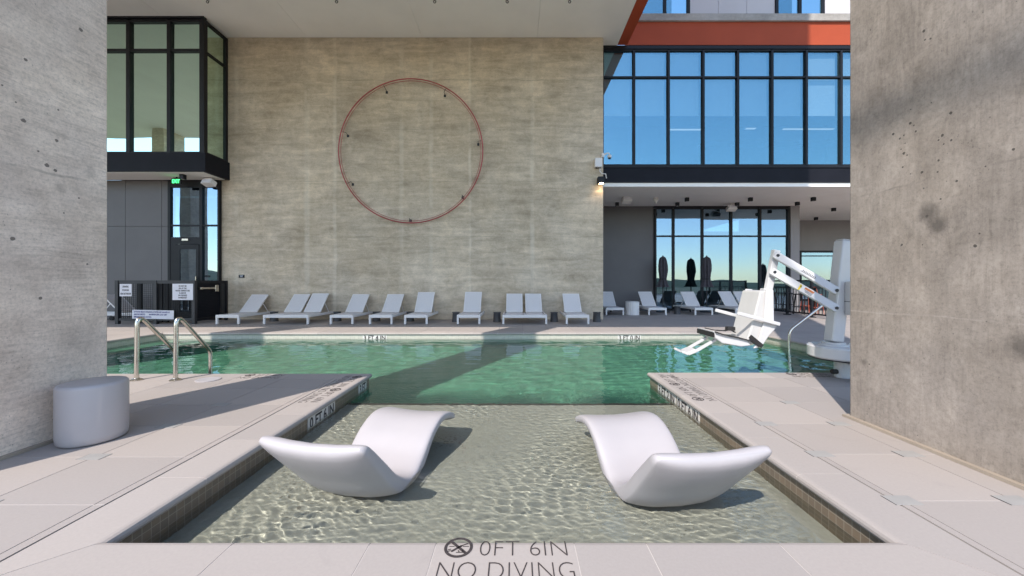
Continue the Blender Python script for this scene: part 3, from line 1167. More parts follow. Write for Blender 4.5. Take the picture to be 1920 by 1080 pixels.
d0, d1 = x0 + 0.185, x1 - 0.05
lf = MB()
lf.box(d0, d0 + 0.14, YP - 0.075, YP - 0.03, 0.03, dz)
lf.box(d1 - 0.09, d1, YP - 0.075, YP - 0.03, 0.03, dz)
lf.box(d0 + 0.14, d1 - 0.09, YP - 0.075, YP - 0.03, dz - 0.16, dz)
lf.box(d0 + 0.14, d1 - 0.09, YP - 0.075, YP - 0.03, 0.03, 0.28)
dl = part("door_leaf", lf, M['black_metal'], ent)
q = MB().box(d0 + 0.136, d1 - 0.086, YP - 0.058, YP - 0.048, 0.276, dz - 0.156).build("door_pane", M['glass_clear'], dl)
q = MB().bar((d1 - 0.05, YP - 0.12, 0.9), (d1 - 0.05, YP - 0.12, 1.4), 0.03, 0.03, Vector((0, 1, 0))).build("handle", M['chrome'], dl)
pp = px(348, 449.5, YP - 0.06)
part("door_closer", MB().box(pp.x - 0.10, pp.x + 0.10, YP - 0.09, YP - 0.061, pp.z - 0.03, pp.z + 0.03), M['chrome'], ent)
pp = px(389.5, 518, YP)
part("door_plate", MB().box(pp.x - 0.075, pp.x + 0.075, YP - 0.02, YP - 0.007, pp.z - 0.03, pp.z + 0.03), M['black_metal'], ent)
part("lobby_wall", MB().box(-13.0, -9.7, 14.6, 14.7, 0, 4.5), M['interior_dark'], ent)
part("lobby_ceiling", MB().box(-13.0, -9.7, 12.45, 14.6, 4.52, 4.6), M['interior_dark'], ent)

# exit sign, downlight, speaker beneath the bay
p = px(331, 340, 11.85)
t = thing("exit_sign", "small green lit EXIT sign hanging beneath the glass bay", "sign", p)
part("case", MB().box(p.x - 0.15, p.x + 0.15, p.y - 0.02, p.y + 0.03, p.z - 0.09, p.z + 0.09), M['black_metal'], t, bevel=0.004)
e = MB()
text_into(e, "EXIT", 0.16, frame((p.x, p.y - 0.0215, p.z - 0.055), (1, 0, 0), (0, 0, 1)), width=0.24, align='CENTER', offset=0.004)
part("lettering", e, M['exit_green'], t)
part("stem", MB().box(p.x - 0.02, p.x + 0.02, p.y - 0.005, p.y + 0.015, p.z + 0.091, 4.519), M['black_metal'], t)


def speaker(name_label, c, rz, tilt=0.3):
    t_ = thing("outdoor_speaker", name_label, "speaker", c, rz, group="white outdoor speakers")
    b = MB()
    pts = [(-0.19, -0.10), (0.19, -0.10), (0.17, 0.06), (0.11, 0.12), (-0.11, 0.12), (-0.17, 0.06)]
    b.prism(pts, 'x', -0.0001, 0.0001)
    b = MB()
    b.prism([(0.19, -0.09), (-0.19, -0.09), (-0.17, 0.06), (-0.11, 0.11), (0.11, 0.11), (0.17, 0.06)], 'y', -0.12, 0.10)
    cab = b.build("cabinet", M['white_metal'], t_, bevel=0.02)
    cab.rotation_euler = (R(-25), 0, 0)
    gr = MB().box(-0.165, 0.165, -0.128, -0.1205, -0.075, 0.055).build("grille", M['sign_white'], t_)
    gr.rotation_euler = (R(-25), 0, 0)
    MB().tube([(0, 0.02, 0.08), (0, 0.05, 0.2)], 0.025, 8).build("bracket", M['white_metal'], t_)
    return t_


speaker("white outdoor speaker beneath the glass bay above the entrance", px(393, 343, 11.9), R(-12))
SZ = 4.44
cubes = thing("cube_downlight", "x", "downlight", group="black cube downlights under the soffits")
MB().box(-0.062, 0.062, -0.062, 0.062, -0.14, 0).build("housing", M['black_metal'], cubes, bevel=0.003)
MB().lathe([(0.04, -0.004), (0.04, 0)], (0, 0, -0.1405), 14).build("lens", M['gray_plastic'], cubes)
place(cubes, False, "black cube downlight beneath the glass bay beside the exit sign", (pxX(343, 11.6), 11.6, 4.519))
for k, (x, y, lab) in enumerate([
    (1157, 383, "black cube downlight above the grey wall, leftmost under the right soffit"),
    (1270, 383, "black cube downlight above the left part of the lower window wall"),
    (1288, 374, "black cube downlight nearer the pool, left of the middle of the right soffit"),
    (1407, 374, "black cube downlight nearer the pool above the lift's front upright"),
    (1382, 383, "black cube downlight above the white speaker at the window wall"),
    (1495, 382, "black cube downlight above the taupe column"),
    (1525, 373.5, "black cube downlight nearest the pool at the right end of the soffit"),
    (1563, 393, "black cube downlight rightmost under the soffit near the big pillar"),
    (1530, 410, "black cube downlight farthest back before the recessed taupe wall")]):
    Y = (SZ - 0.07 - CAMH) * FPX / (530 - y)
    place(cubes, True, lab, (pxX(x, Y), Y, SZ - 0.001))

# ------------------------------------------------------------------ right building
YW = 12.80
rb = thing("glass_building", "blue glazed building wing with rust orange band right of the concrete wall", "building", (9, 14, 0))
mx_ = [2.93] + [pxX(x, YW) for x in (1188, 1252.5, 1317.5, 1382, 1446, 1510, 1575)]
mx_ += [mx_[-1] + 1.16 * k for k in range(1, 5)]
lite_grid(rb, mx_, [5.17, pxZ(146, YW), 9.05], YW, M['glass_blue'], fw=0.075)
part("head_trim", MB().box(2.86, mx_[-1] + 0.1, YW - 0.09, YW + 0.05, 9.078, 9.186), M['black_metal'], rb)
sp_ = MB()
xa = [2.86] + [mx_[i] for i in range(2, len(mx_), 2)]
sp_.box(2.86, mx_[-1] + 0.1, YW - 0.08, YW + 0.10, 4.60, 5.07)
part("spandrel_band", sp_, M['spandrel'], rb)
part("sill", MB().box(2.86, mx_[-1] + 0.1, YW - 0.11, YW + 0.05, 5.072, 5.14), M['black_metal'], rb)
part("drip_edge", MB().box(2.86, mx_[-1] + 0.1, YW - 0.10, YW + 0.10, 4.565, 4.598), M['black_metal'], rb)
part("orange_band", MB().box(3.752, 16, 12.70, 13.0, 9.20, 9.965), M['orange'], rb)
M['ledge_concrete'] = concrete("ledge_concrete", (0.26, 0.24, 0.22), (0.50, 0.47, 0.44), (0.5, 1, 2))
part("concrete_ledge", MB().box(3.752, 16, 12.62, 13.05, 9.967, 10.20), M['ledge_concrete'], rb)
YU = 12.95
for (a, b, win) in ((1150, 1199, 0), (1199, 1293, 1), (1293, 1347, 0), (1347, 1400, 0), (1400, 1453, 0), (1453, 1545, 1), (1545, 1600, 0), (1600, 1680, 0)):
    xa_, xb_ = max(3.76, pxX(a, YU)), pxX(b, YU)
    if xb_ < 3.8:
        continue
    if win:
        xm = (xa_ + xb_) / 2
        f = MB()
        for x in (xa_ + 0.05, xm, xb_ - 0.05):
            f.box(x - 0.05, x + 0.05, YU - 0.04, YU + 0.06, 10.25, 13.0)
        f.box(xa_ + 0.1, xm - 0.05, YU - 0.035, YU + 0.06, 10.22, 10.29)
        f.box(xm + 0.05, xb_ - 0.1, YU - 0.035, YU + 0.06, 10.22, 10.29)
        wf = part("upper_window", f, M['black_metal'], rb)
        for (u, v) in ((xa_ + 0.096, xm - 0.046), (xm + 0.046, xb_ - 0.096)):
            q = MB().box(u, v, YU - 0.005, YU + 0.005, 10.285, 13.0).build("pane", M['glass_blue'], wf)
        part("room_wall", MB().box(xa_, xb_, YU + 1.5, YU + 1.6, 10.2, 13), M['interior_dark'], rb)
    else:
        part("facade_panel", MB().box(xa_ + 0.006, xb_ - 0.006, YU, YU + 0.05, 10.215, 13.0), M['white_panel'], rb)
# upper floor interior
part("interior_floor", MB().box(2.9, mx_[-1], YW + 0.12, 19, 4.9, 5.0), M['interior'], rb)
part("interior_ceiling", MB().box(2.9, mx_[-1], YW + 0.12, 19, 9.06, 9.15), M['interior'], rb)
part("interior_wall", MB().box(2.9, mx_[-1], 19, 19.1, 5.0, 9.06), M['interior'], rb)
part("interior_wall", MB().box(mx_[-1], mx_[-1] + 0.1, YW, 19.1, 4.9, 9.15), M['interior'], rb)
zbl = pxZ(218, YW + 0.12)
for i in range(0, len(mx_) - 1):
    part("roller_blind", MB().box(mx_[i] + 0.09, mx_[i + 1] - 0.09, YW + 0.10, YW + 0.106, zbl, 9.0), M['blind'], rb)
    
for (a, b, z, y) in ((1256, 1320, 242, 15.0), (1400, 1418, 240, 15.0), (1470, 1565, 241, 15.0)):
    part("strip_light", MB().box(pxX(a, y), pxX(b, y), y, y + 0.12, pxZ(z, y) - 0.008, pxZ(z, y) + 0.008), M['panel_light'], rb)
for (a, b, z) in ((1322, 1374, 262), (1386, 1438, 262), (1450, 1503, 262), (1515, 1566, 263)):
    part("counter_top", MB().box(pxX(a, 15.5), pxX(b, 15.5), 15.5, 16.2, pxZ(z, 15.5) - 0.06, pxZ(z, 15.5) + 0.0), M['interior'], rb)
part("soffit", MB().box(2.86, 15.2, YW - 0.07, 12.9, SZ, 4.563), M['soffit'], rb)
sfm = MB()
sfm.box(2.86, 15.2, 12.902, 13.80, SZ, SZ + 0.1)
sfm.box(2.86, 11.3, 13.806, 19.6, SZ, SZ + 0.1)
sfm.box(11.306, 22, 13.806, 19.6, SZ, SZ + 0.1)
part("lower_soffit", sfm, M['soffit'], rb)
YG = 16.0
part("end_return", MB().box(2.60, 2.849, 12.802, 16.2, 0, CZ - 0.2), M['gray_panel'], rb)
for (a, b) in ((2.85, pxX(1226, YG) - 0.01),):
    part("grey_wall", MB().box(a, b, YG, YG + 0.15, 0, SZ - 0.002), M['gray_panel'], rb)
gx = [pxX(x, YG) for x in (1228, 1262, 1316, 1370, 1424, 1477)]
lite_grid(rb, gx, [0.08, pxZ(443, YG), pxZ(391, YG)], YG, M['glass_clear'], fw=0.085)
part("head_trim", MB().box(gx[0] - 0.05, gx[-1] + 0.05, YG - 0.06, YG + 0.06, pxZ(391, YG) + 0.032, SZ - 0.002), M['black_metal'], rb)
part("taupe_column", MB().box(gx[-1] + 0.055, pxX(1496, YG), YG - 0.1, YG + 0.4, 0, SZ - 0.002), M['gray_column'], rb)
part("taupe_column", MB().box(gx[-1] + 0.055, pxX(1496, YG), YG + 0.401, 19.6, 0, SZ - 0.002), M['gray_column'], rb)
# recessed wall with a window
wy = 19.6
wa, wb = pxX(1499, wy), pxX(1571, wy)
wz0, wz1 = 0.25, pxZ(470, wy)
rw = MB()
rw.box(11.9, wa, wy, wy + 0.15, 0, SZ)
rw.box(wb, 22, wy, wy + 0.15, 0, SZ)
rw.box(wa, wb, wy, wy + 0.15, wz1, SZ)
rw.box(wa, wb, wy, wy + 0.15, 0, wz0)
part("recessed_wall", rw, M['gray_column'], rb)
f = MB()
for x in (wa + 0.05, wb - 0.05):
    f.box(x - 0.05, x + 0.05, wy - 0.03, wy + 0.1, wz0, wz1)
f.box(wa + 0.1, wb - 0.1, wy - 0.025, wy + 0.1, wz1 - 0.1, wz1)
f.box(wa + 0.1, wb - 0.1, wy - 0.025, wy + 0.1, wz1 - 0.30, wz1 - 0.25)
f.box(wa + 0.1, wb - 0.1, wy - 0.025, wy + 0.1, wz0, wz0 + 0.1)
wf = part("recessed_window", f, M['black_metal'], rb)
q = MB().box(wa + 0.096, wb - 0.096, wy + 0.02, wy + 0.03, wz0 + 0.09, wz1 - 0.09).build("pane", M['glass_clear'], wf)
# lower room
part("lounge_floor", MB().box(2.9, 22, YG + 0.16, 24, -0.02, 0.012), M['interior_dark'], rb)
part("lounge_wall", MB().box(2.9, 22, 23.9, 24, 0.013, SZ), M['interior'], rb)
part("lounge_ceiling", MB().box(2.9, 11.5, 19.61, 24, SZ + 0.0, SZ + 0.1), M['interior'], rb)
for q in [ob_ for ob_ in bpy.data.objects if ob_.parent and ob_.parent.name.startswith("recessed_window")]:
    pass

speaker("white outdoor speaker under the soffit above the grey wall", px(1174, 376, 14.4), R(8))
speaker("white outdoor speaker at the head of the lower window wall", px(1371, 391, 15.4), R(0))
p = px(1229.5, 372, 14.4)
t = thing("dome_camera", "white dome camera hanging under the right soffit", "camera", (p.x, p.y, SZ))
MB().lathe([(0.05, -0.16), (0.09, -0.12), (0.095, -0.07), (0.06, 0)], n=18).build("housing", M['white_metal'], t, smooth=True)
MB().lathe([(0.01, -0.06), (0.04, -0.045), (0.055, 0)], (0, 0, -0.161), 18).build("dome", M['gray_plastic'], t, smooth=True)

# ------------------------------------------------------------------ sun loungers
def lounger(width, backs, angles, name, cat):
    """origin at the middle of the front edge on the floor; feet towards -y, head towards +y"""
    t_ = thing(name, "x", cat)
    L, zs = 1.92, 0.28
    hw = width / 2
    f = MB()
    rail = 0.05
    f.box(-hw, hw, 0, rail, zs - 0.085, zs)
    f.box(-hw, -hw + rail, rail, L, zs - 0.075, zs - 0.004)
    f.box(hw - rail, hw, rail, L, zs - 0.075, zs - 0.004)
    f.box(-hw + rail, hw - rail, L - rail, L, zs - 0.075, zs - 0.004)
    f.box(-hw + rail, hw - rail, 0.82, 0.86, zs - 0.07, zs - 0.02)
    if backs == 2:
        f.box(-0.03, 0.03, rail, 0.82, zs - 0.07, zs - 0.006)
    f.build("frame", M['white_metal'], t_, bevel=0.004)
    for sx in (-1, 1):
        x = sx * (hw - 0.027)
        MB().box(x - 0.027, x + 0.027, 0.0, 0.054, 0.012, zs - 0.086).build("leg", M['white_metal'], t_, bevel=0.003)
        MB().box(x - 0.02, x + 0.02, 0.007, 0.047, 0.0, 0.0115).build("foot_cap", M['strap'], t_)
        MB().box(x - 0.02, x + 0.02, 1.62, 1.68, 0.06, zs - 0.076).build("leg", M['white_metal'], t_, bevel=0.003)
        w_ = MB()
        w_.tube([(x - 0.045 * sx - 0.018, 1.65, 0.07), (x - 0.045 * sx + 0.018, 1.65, 0.07)], 0.07, 18)
        w_.build("wheel", M['strap'], t_)
    bw = (width - 0.14) / backs - (0.06 if backs == 2 else 0)
    cs = [0] if backs == 1 else [-(bw / 2 + 0.045), (bw / 2 + 0.045)]
    for c, an in zip(cs, angles):
        hinge = 0.84
        ca, sa_ = math.cos(R(an)), math.sin(R(an))
        bl = 0.76
        s = MB().box(c - bw / 2 + 0.01, c + bw / 2 - 0.01, rail + 0.002, hinge - 0.03, zs - 0.012, zs + 0.004)
        s.build("seat_sling", M['sling'], t_)
        b_ = MB()

        def at(x, s_, n_):
            return (c + x, hinge + s_ * ca - n_ * sa_, zs + 0.012 + s_ * sa_ + n_ * ca)
        for (u0, u1, v0, v1, n0, n1) in ((-bw / 2, -bw / 2 + 0.03, 0, bl, -0.02, 0.014), (bw / 2 - 0.03, bw / 2, 0, bl, -0.02, 0.014),
                                         (-bw / 2 + 0.03, bw / 2 - 0.03, bl - 0.03, bl, -0.02, 0.014), (-bw / 2 + 0.03, bw / 2 - 0.03, 0, 0.03, -0.02, 0.014)):
            p8 = [at(x, s2, n2) for n2 in (n0, n1) for (x, s2) in ((u0, v0), (u1, v0), (u1, v1), (u0, v1))]
            b_.add(p8, [(0, 3, 2, 1), (4, 5, 6, 7), (0, 1, 5, 4), (1, 2, 6, 5), (2, 3, 7, 6), (3, 0, 4, 7)])
        bk_ = b_.build("backrest", M['white_metal'], t_)
        p8 = [at(x, s2, n2) for n2 in (-0.006, 0.006) for (x, s2) in ((-bw / 2 + 0.026, 0.026), (bw / 2 - 0.026, 0.026), (bw / 2 - 0.026, bl - 0.026), (-bw / 2 + 0.026, bl - 0.026))]
        MB().add(p8, [(0, 3, 2, 1), (4, 5, 6, 7), (0, 1, 5, 4), (1, 2, 6, 5), (2, 3, 7, 6), (3, 0, 4, 7)]).build("back_sling", M['sling'], bk_)
        for sx in (-1, 1):
            x = sx * (bw / 2 - 0.035)
            a_ = Vector(at(x, bl * 0.55, -0.02))
            su = MB()
            su.bar(a_, (c + x, min(L - 0.06, a_.y + 0.28), zs - 0.03), 0.014, 0.024)
            su.build("prop_stay", M['white_metal'], t_)
    return t_


YL0 = 10.78
loung = [
    ("s", 426, YL0, 43, "white lounger nearest the black fenced enclosure, first along the concrete wall"),
    ("s", 640, YL0, 44, "white lounger just right of the left double lounger on the concrete wall"),
    ("s", 713.5, YL0, 44, "white lounger behind the 3 FT 4 IN depth marker, with low tilted back"),
    ("s", 779.5, YL0, 52, "white lounger under the right half of the ring, back raised steeper than its left neighbour"),
    ("s", 878.5, YL0, 53, "white lounger standing alone between two dark drum tables, steep back"),
    ("s", 1083, YL0, 46, "white lounger nearest the right end of the concrete wall, between two dark drum tables"),
    ("s", 1153, 13.8, 45, "white lounger against the grey wall, half hidden by the concrete wall corner"),
    ("s", 1233, 13.8, 45, "white lounger between the white fluted drum and the first closed parasol"),
    ("s", 1320, 13.8, 45, "white lounger in front of the window wall between the two closed parasols"),
]
GR = "white sun loungers around the pool"
protos = {}
for (kind, x, Y, an, lab) in loung:
    if an not in protos:
        protos[an] = lounger(0.67, 1, [an], "sun_lounger", "sun lounger")
        o_ = place(protos[an], False, lab, (pxX(x, Y), Y, 0), 0, GR)
    else:
        o_ = place(protos[an], True, lab, (pxX(x, Y), Y, 0), 0, GR)
place(protos[44], True, "white lounger partly hidden behind the left pillar and black mesh fence", (-11.2, 11.75, 0), R(90), GR)
d1_ = lounger(1.30, 2, [44, 47], "double_lounger", "sun lounger")
place(d1_, False, "white double lounger with one back higher, left part of the concrete wall", (pxX(535.5, YL0), YL0, 0), 0, GR)
d2_ = lounger(1.28, 2, [46, 46], "double_lounger", "sun lounger")
place(d2_, False, "white double lounger facing us squarely, right of the pillar shadow on the water", (pxX(984, YL0), YL0, 0), 0, GR)
place(d2_, True, "white double lounger behind the pool lift seat in front of the window wall", (pxX(1412, 13.8), 13.8, 0), 0, GR)

# side tables
dr = thing("drum_table", "x", "side table", group="dark drum side tables")
MB().lathe([(0.125, 0.0), (0.125, 0.012), (0.12, 0.02), (0.105, 0.26), (0.112, 0.272), (0.112, 0.285)], n=24).build("body", M['dark_drum'], dr, smooth=True)
MB().lathe([(0.118, 0), (0.118, 0.012)], (0, 0, 0.2855), 24).build("top", M['dark_drum'], dr)
Yd = 11.6
for k, (x, lab) in enumerate([
    (514, "dark drum table under the left double lounger"), (632.5, "dark drum table tucked beneath the lounger right of the left double"),
    (706, "dark drum table tucked beneath the lounger behind the 3 FT 4 IN marker"), (769, "dark drum table tucked beneath the steep lounger under the ring"),
    (855, "dark drum table at the left side of the lone steep lounger"), (932, "dark drum table at the left side of the squarely facing double lounger"),
    (1039, "dark drum table right of the squarely facing double lounger"), (1119, "dark drum table at the right end of the concrete wall")]):
    Yk = Yd if k > 3 else 11.75
    place(dr, k > 0, lab, (pxX(x, Yk), Yk, 0))
for (x, lab) in ((1270, "dark drum table left of the lounger between the closed parasols"), (1340, "dark drum table left of the double lounger behind the pool lift")):
    place(dr, True, lab, (pxX(x, 14.4), 14.4, 0))
fd = thing("fluted_drum", "white fluted drum table against the grey wall", "side table", (pxX(1185.5, 14.15), 14.15, 0))
MB().lathe([(0.25, 0), (0.25, 0.48)], n=120, mod=lambda a, z: 1 - 0.035 * (0.5 + 0.5 * math.cos(a * 20)) ** 3).build("fluted_body", M['white_metal'], fd)
MB().lathe([(0.252, 0.4805), (0.255, 0.49), (0.25, 0.50)], n=48).build("top", M['white_metal'], fd)

# closed parasols
um = thing("closed_parasol", "x", "parasol", group="closed dark parasols by the window wall")
MB().tube([(0, 0, 0.05), (0, 0, 2.30)], 0.022, 10).build("pole", M['dark_metal'], um)
MB().lathe([(0.26, 0), (0.26, 0.05), (0.06, 0.07), (0.04, 0.2)], n=24).build("base", M['dark_metal'], um)


def pleat(a, z):
    return 1 + 0.22 * math.cos(a * 8 + 0.4 * z) + 0.07 * math.sin(a * 3 + 5 * z)


MB().lathe([(0.225, 1.02), (0.19, 1.10), (0.135, 1.27), (0.118, 1.36), (0.135, 1.5), (0.16, 1.7), (0.155, 1.9), (0.13, 2.1), (0.10, 2.2), (0.03, 2.26)], n=64, mod=pleat).build("canopy", M['umbrella'], um, smooth=False)
MB().lathe([(0.135, 1.32), (0.14, 1.35), (0.135, 1.38)], n=32, mod=lambda a, z: 1 + 0.12 * math.cos(a * 8)).build("tie_strap", M['strap'], um)
for k, (x, Y, lab) in enumerate([(1243, 15.3, "closed dark parasol at the left end of the lower window wall"), (1325, 15.3, "closed dark parasol between the single lounger and the double lounger"),
                                 (1933, 10.4, "closed dark parasol out of frame, reflected in the window wall behind the pool lift")]):
    place(um, k > 0, lab, (pxX(x, Y), Y, 0), rz=k * 0.7)

# ------------------------------------------------------------------ black railing on the right and stools behind
def railing(a, b, npan, label, h=1.30, mesh_bars=True):
    a, b = Vector(a), Vector(b)
    t_ = thing("metal_railing", label, "railing", a)
    d = (b - a) / npan
    u = d.normalized()
    for i in range(npan + 1):
        p_ = a + d * i
        part("post", MB().box(p_.x - 0.035, p_.x + 0.035, p_.y - 0.035, p_.y + 0.035, 0, h), M['black_metal'], t_)
        part("foot_plate", MB().box(p_.x - 0.09, p_.x + 0.09, p_.y - 0.09, p_.y + 0.09, 0.001, 0.03), M['black_metal'], t_)
    for i in range(npan):
        p0, p1 = a + d * i + u * 0.036, a + d * (i + 1) - u * 0.036
        f_ = MB()
        for z in (h - 0.03, 0.12):
            f_.bar(p0 + Vector((0, 0, z)), p1 + Vector((0, 0, z)), 0.05, 0.05, Vector((0, 0, 1)))
        f_.bar(p0 + Vector((0, 0, h - 0.28)), p1 + Vector((0, 0, h - 0.28)), 0.03, 0.03, Vector((0, 0, 1)))
        n_ = max(3, int((p1 - p0).length / 0.13))
        for k in range(1, n_):
            q_ = p0 + (p1 - p0) * (k / n_)
            f_.box(q_.x - 0.009, q_.x + 0.009, q_.y - 0.009, q_.y + 0.009, 0.145, h - 0.295)
        nn = int((p1 - p0).length / 0.06)
        for k in range(1, nn):
            q_ = p0 + (p1 - p0) * (k / nn)
            f_.box(q_.x - 0.003, q_.x + 0.003, q_.y - 0.003, q_.y + 0.003, h - 0.265, h - 0.055)
        part("rail_panel", f_, M['black_metal'], t_)
    return t_


railing((10.15, 15.3, 0), (10.25, 11.9, 0), 3, "black metal railing with vertical bars behind the pool lift")
railing((-16, -8, 0), (16, -8, 0), 14, "long black railing behind the viewer, seen only in reflections")


def bar_stool(name, m, label):
    t_ = thing(name, label, "bar stool", group="bar stools behind the railing")
    MB().lathe([(0.18, 0.74), (0.19, 0.755), (0.17, 0.78)], n=20).build("seat", m, t_)
    for k in range(4):
        a = PI / 4 + k * PI / 2
        MB().tube([(0.13 * math.cos(a), 0.13 * math.sin(a), 0.74), (0.23 * math.cos(a), 0.23 * math.sin(a), 0)], 0.013, 6).build("leg", m, t_)
    MB().tube([(0.195 * math.cos(2 * PI * k / 16), 0.195 * math.sin(2 * PI * k / 16), 0.28) for k in range(16)], 0.010, 6, closed=True).build("foot_ring", m, t_)
    b_ = MB()
    b_.tube([(-0.17, 0.06, 0.77), (-0.17, 0.14, 1.02), (0, 0.19, 1.05), (0.17, 0.14, 1.02), (0.17, 0.06, 0.77)], 0.012, 6)
    b_.build("backrest", m, t_)
    return t_


s0 = bar_stool("bar_stool", M['black_metal'], "x")
s1 = bar_stool("bar_stool", M['rust_metal'], "x")
for k, (x, Y, lab) in enumerate([(1452, 16.6, "black bar stool behind the left end of the railing"), (1478, 15.8, "black bar stool in front of the taupe column"),
                                 (1497, 14.4, "black bar stool behind the middle of the railing")]):
    place(s0, k > 0, lab, (max(10.55, pxX(x, Y)), Y, 0), rz=k * 1.3)
for k, (x, Y, lab) in enumerate([(1512, 15.0, "terracotta bar stool behind the railing, left of the other terracotta stool"), (1531, 13.9, "terracotta bar stool nearest the lift mast behind the railing")]):
    place(s1, k > 0, lab, (pxX(x, Y), Y, 0), rz=0.5 + k)
bt = thing("bar_table", "high black bar table among the stools behind the railing", "table", (pxX(1490, 16.9), 16.9, 0))
MB().box(-0.9, 0.9, -0.3, 0.3, 1.02, 1.06).build("table_top", M['dark_metal'], bt)
for sx in (-0.8, 0.8):
    MB().box(sx - 0.03, sx + 0.03, -0.25, 0.25, 0, 1.019).build("leg", M['dark_metal'], bt)

# ------------------------------------------------------------------ fenced enclosure on the left
YE = 10.95
fh = 1.265
xa, xm_, xc = pxX(221, YE), pxX(293, YE), pxX(364.5, YE)
fe = thing("mesh_fence", "black mesh fence enclosure with white notice boards left of the loungers", "fence", (xc, YE, 0))


def mesh_panel(p0, p1, z0, z1, step=0.055, r=0.004):
    mb = MB()
    p0, p1 = Vector(p0), Vector(p1)
    u = (p1 - p0)
    n_ = int(u.length / step)
    for k in range(1, n_):
        q_ = p0 + u * (k / n_)
        mb.box(q_.x - r, q_.x + r, q_.y - r, q_.y + r, z0, z1)
    zz = z0 + step
    while zz < z1 - 0.01:
        mb.bar(p0 + Vector((0, 0, zz)), p1 + Vector((0, 0, zz)), r * 2, r * 2, Vector((0, 0, 1)))
        zz += step
    return mb


for x in (xa, xm_, xc):
    part("post", MB().box(x - 0.045, x + 0.045, YE - 0.045, YE + 0.045, 0, fh), M['dark_metal'], fe)
for (a, b) in ((xa, xm_), (xm_, xc)):
    part("rail", MB().box(a + 0.046, b - 0.046, YE - 0.03, YE + 0.03, fh - 0.09, fh), M['dark_metal'], fe)
    part("rail", MB().box(a + 0.046, b - 0.046, YE - 0.03, YE + 0.03, 0.10, 0.17), M['dark_metal'], fe)
    part("mesh_panel", mesh_panel((a + 0.045, YE, 0), (b - 0.045, YE, 0), 0.17, fh - 0.09), M['black_metal'], fe)
# privacy slabs inside (equipment posts)
for x in (262, 302, 312):
    part("inner_post", MB().box(pxX(x, 11.4) - 0.06, pxX(x, 11.4) + 0.06, 11.36, 11.44, 0, fh - 0.03), M['black_metal'], fe)
gt = MB()
gy0, gy1 = YE + 0.05, 12.18
f = MB()
f.box(xc - 0.03, xc + 0.03, gy0, gy1, fh - 0.09, fh)
f.box(xc - 0.03, xc + 0.03, gy0, gy1, 0.08, 0.16)
f.box(xc - 0.035, xc + 0.035, 12.10, 12.18, 0, fh - 0.001)
f.box(xc - 0.03, xc + 0.03, 11.86, 11.92, 0.16, fh - 0.09)
gp = part("gate", f, M['black_metal'], fe)
q = mesh_panel((xc, gy0, 0), (xc, 11.86, 0), 0.16, fh - 0.09, 0.045).build("gate_mesh", M['black_metal'], gp)
q = MB().box(xc - 0.012, xc - 0.002, gy0, 11.86, 0.16, fh - 0.09).build("gate_backing", M['spandrel'], gp)
q = MB().box(xc - 0.012, xc + 0.012, 11.925, 12.098, 0.16, fh - 0.09).build("gate_side_panel", M['dark_metal'], gp)
pb = MB()
pb.bar((xc + 0.10, YE + 0.08, 1.035), (xc + 0.10, 11.60, 1.035), 0.05, 0.055, Vector((0, 0, 1)))
pb.box(xc + 0.03, xc + 0.14, 11.55, 11.68, 0.93, 1.13)
pb.box(xc + 0.03, xc + 0.12, YE + 0.08, YE + 0.16, 1.0, 1.07)
q = pb.build("push_bar", M['chrome'], gp, bevel=0.008)


def notice(x0, x1, y0, y1, lines, size, m, label, tilt=0.0, align='CENTER', widths=None):
    a, b = px(x0, y1, YE - 0.05), px(x1, y0, YE - 0.05)
    c = (a + b) / 2
    t_ = thing("notice_board", label, "sign", c, group="notice boards on the mesh fence")
    W, H = b.x - a.x, b.z - a.z
    bd = MB().box(-W / 2, W / 2, -0.004, 0.004, -H / 2, H / 2).build("board", M['sign_white'], t_, bevel=0.002)
    lt = MB()
    n_ = len(lines)
    for i, s in enumerate(lines):
        zc = H / 2 - (i + 0.5) * H / n_ * 0.86 - H * 0.07
        wd = widths[i] * W if widths else None
        if s:
            text_into(lt, s, size, frame((0 if align == 'CENTER' else -W / 2 + 0.05, -0.0055, zc - size * 0.35), (1, 0, 0), (0, 0, 1)), width=wd, align=align, offset=0.0018)
    lt.build("lettering", m, t_)
    t_.rotation_euler = (0, tilt, 0)
    return t_


notice(224.5, 247, 532.5, 555.5, ["DRINKING", "FOUNTAIN", "NEAR BATHROOM"], 0.075, M['letter'], "small square white DRINKING FOUNTAIN notice on the black fence", widths=[0.5, 0.55, 0.86])
notice(323.5, 362, 532, 562.5, ["DO NOT USE", "SPA IF THE", "WATER TEMPERATURE", "IS ABOVE", "104 DEGREES", "FAHRENHEIT"], 0.06, M['letter'], "large white DO NOT USE SPA notice on the black fence", widths=[0.38, 0.38, 0.70, 0.32, 0.42, 0.42])
notice(248, 326, 581.5, 598, ["EXTENDED BREATH HOLDING ACTIVITIES ARE DANGEROUS", "AND PROHIBITED          MAXIMUM USER LOAD LIMIT", "EMERGENCY PHONE LOCATION"], 0.062, M['letter_blue'], "long low white notice with violet print near the fence bottom", tilt=R(1.0), align='LEFT', widths=[0.86, 0.80, 0.42])

# ------------------------------------------------------------------ chrome rails
def rail_path(pts, rad_, n_=7):
    """polyline with rounded corners"""
    out = [Vector(pts[0])]
    for i in range(1, len(pts) - 1):
        p0, p1, p2 = Vector(pts[i - 1]), Vector(pts[i]), Vector(pts[i + 1])
        r_ = rad_[i - 1] if isinstance(rad_, (list, tuple)) else rad_
        a = p1 + (p0 - p1).normalized() * r_
        b = p1 + (p2 - p1).normalized() * r_
        for k in range(n_ + 1):
            s = k / n_
            out.append((1 - s) ** 2 * a + 2 * s * (1 - s) * p1 + s * s * b)
    out.append(Vector(pts[-1]))
    return out


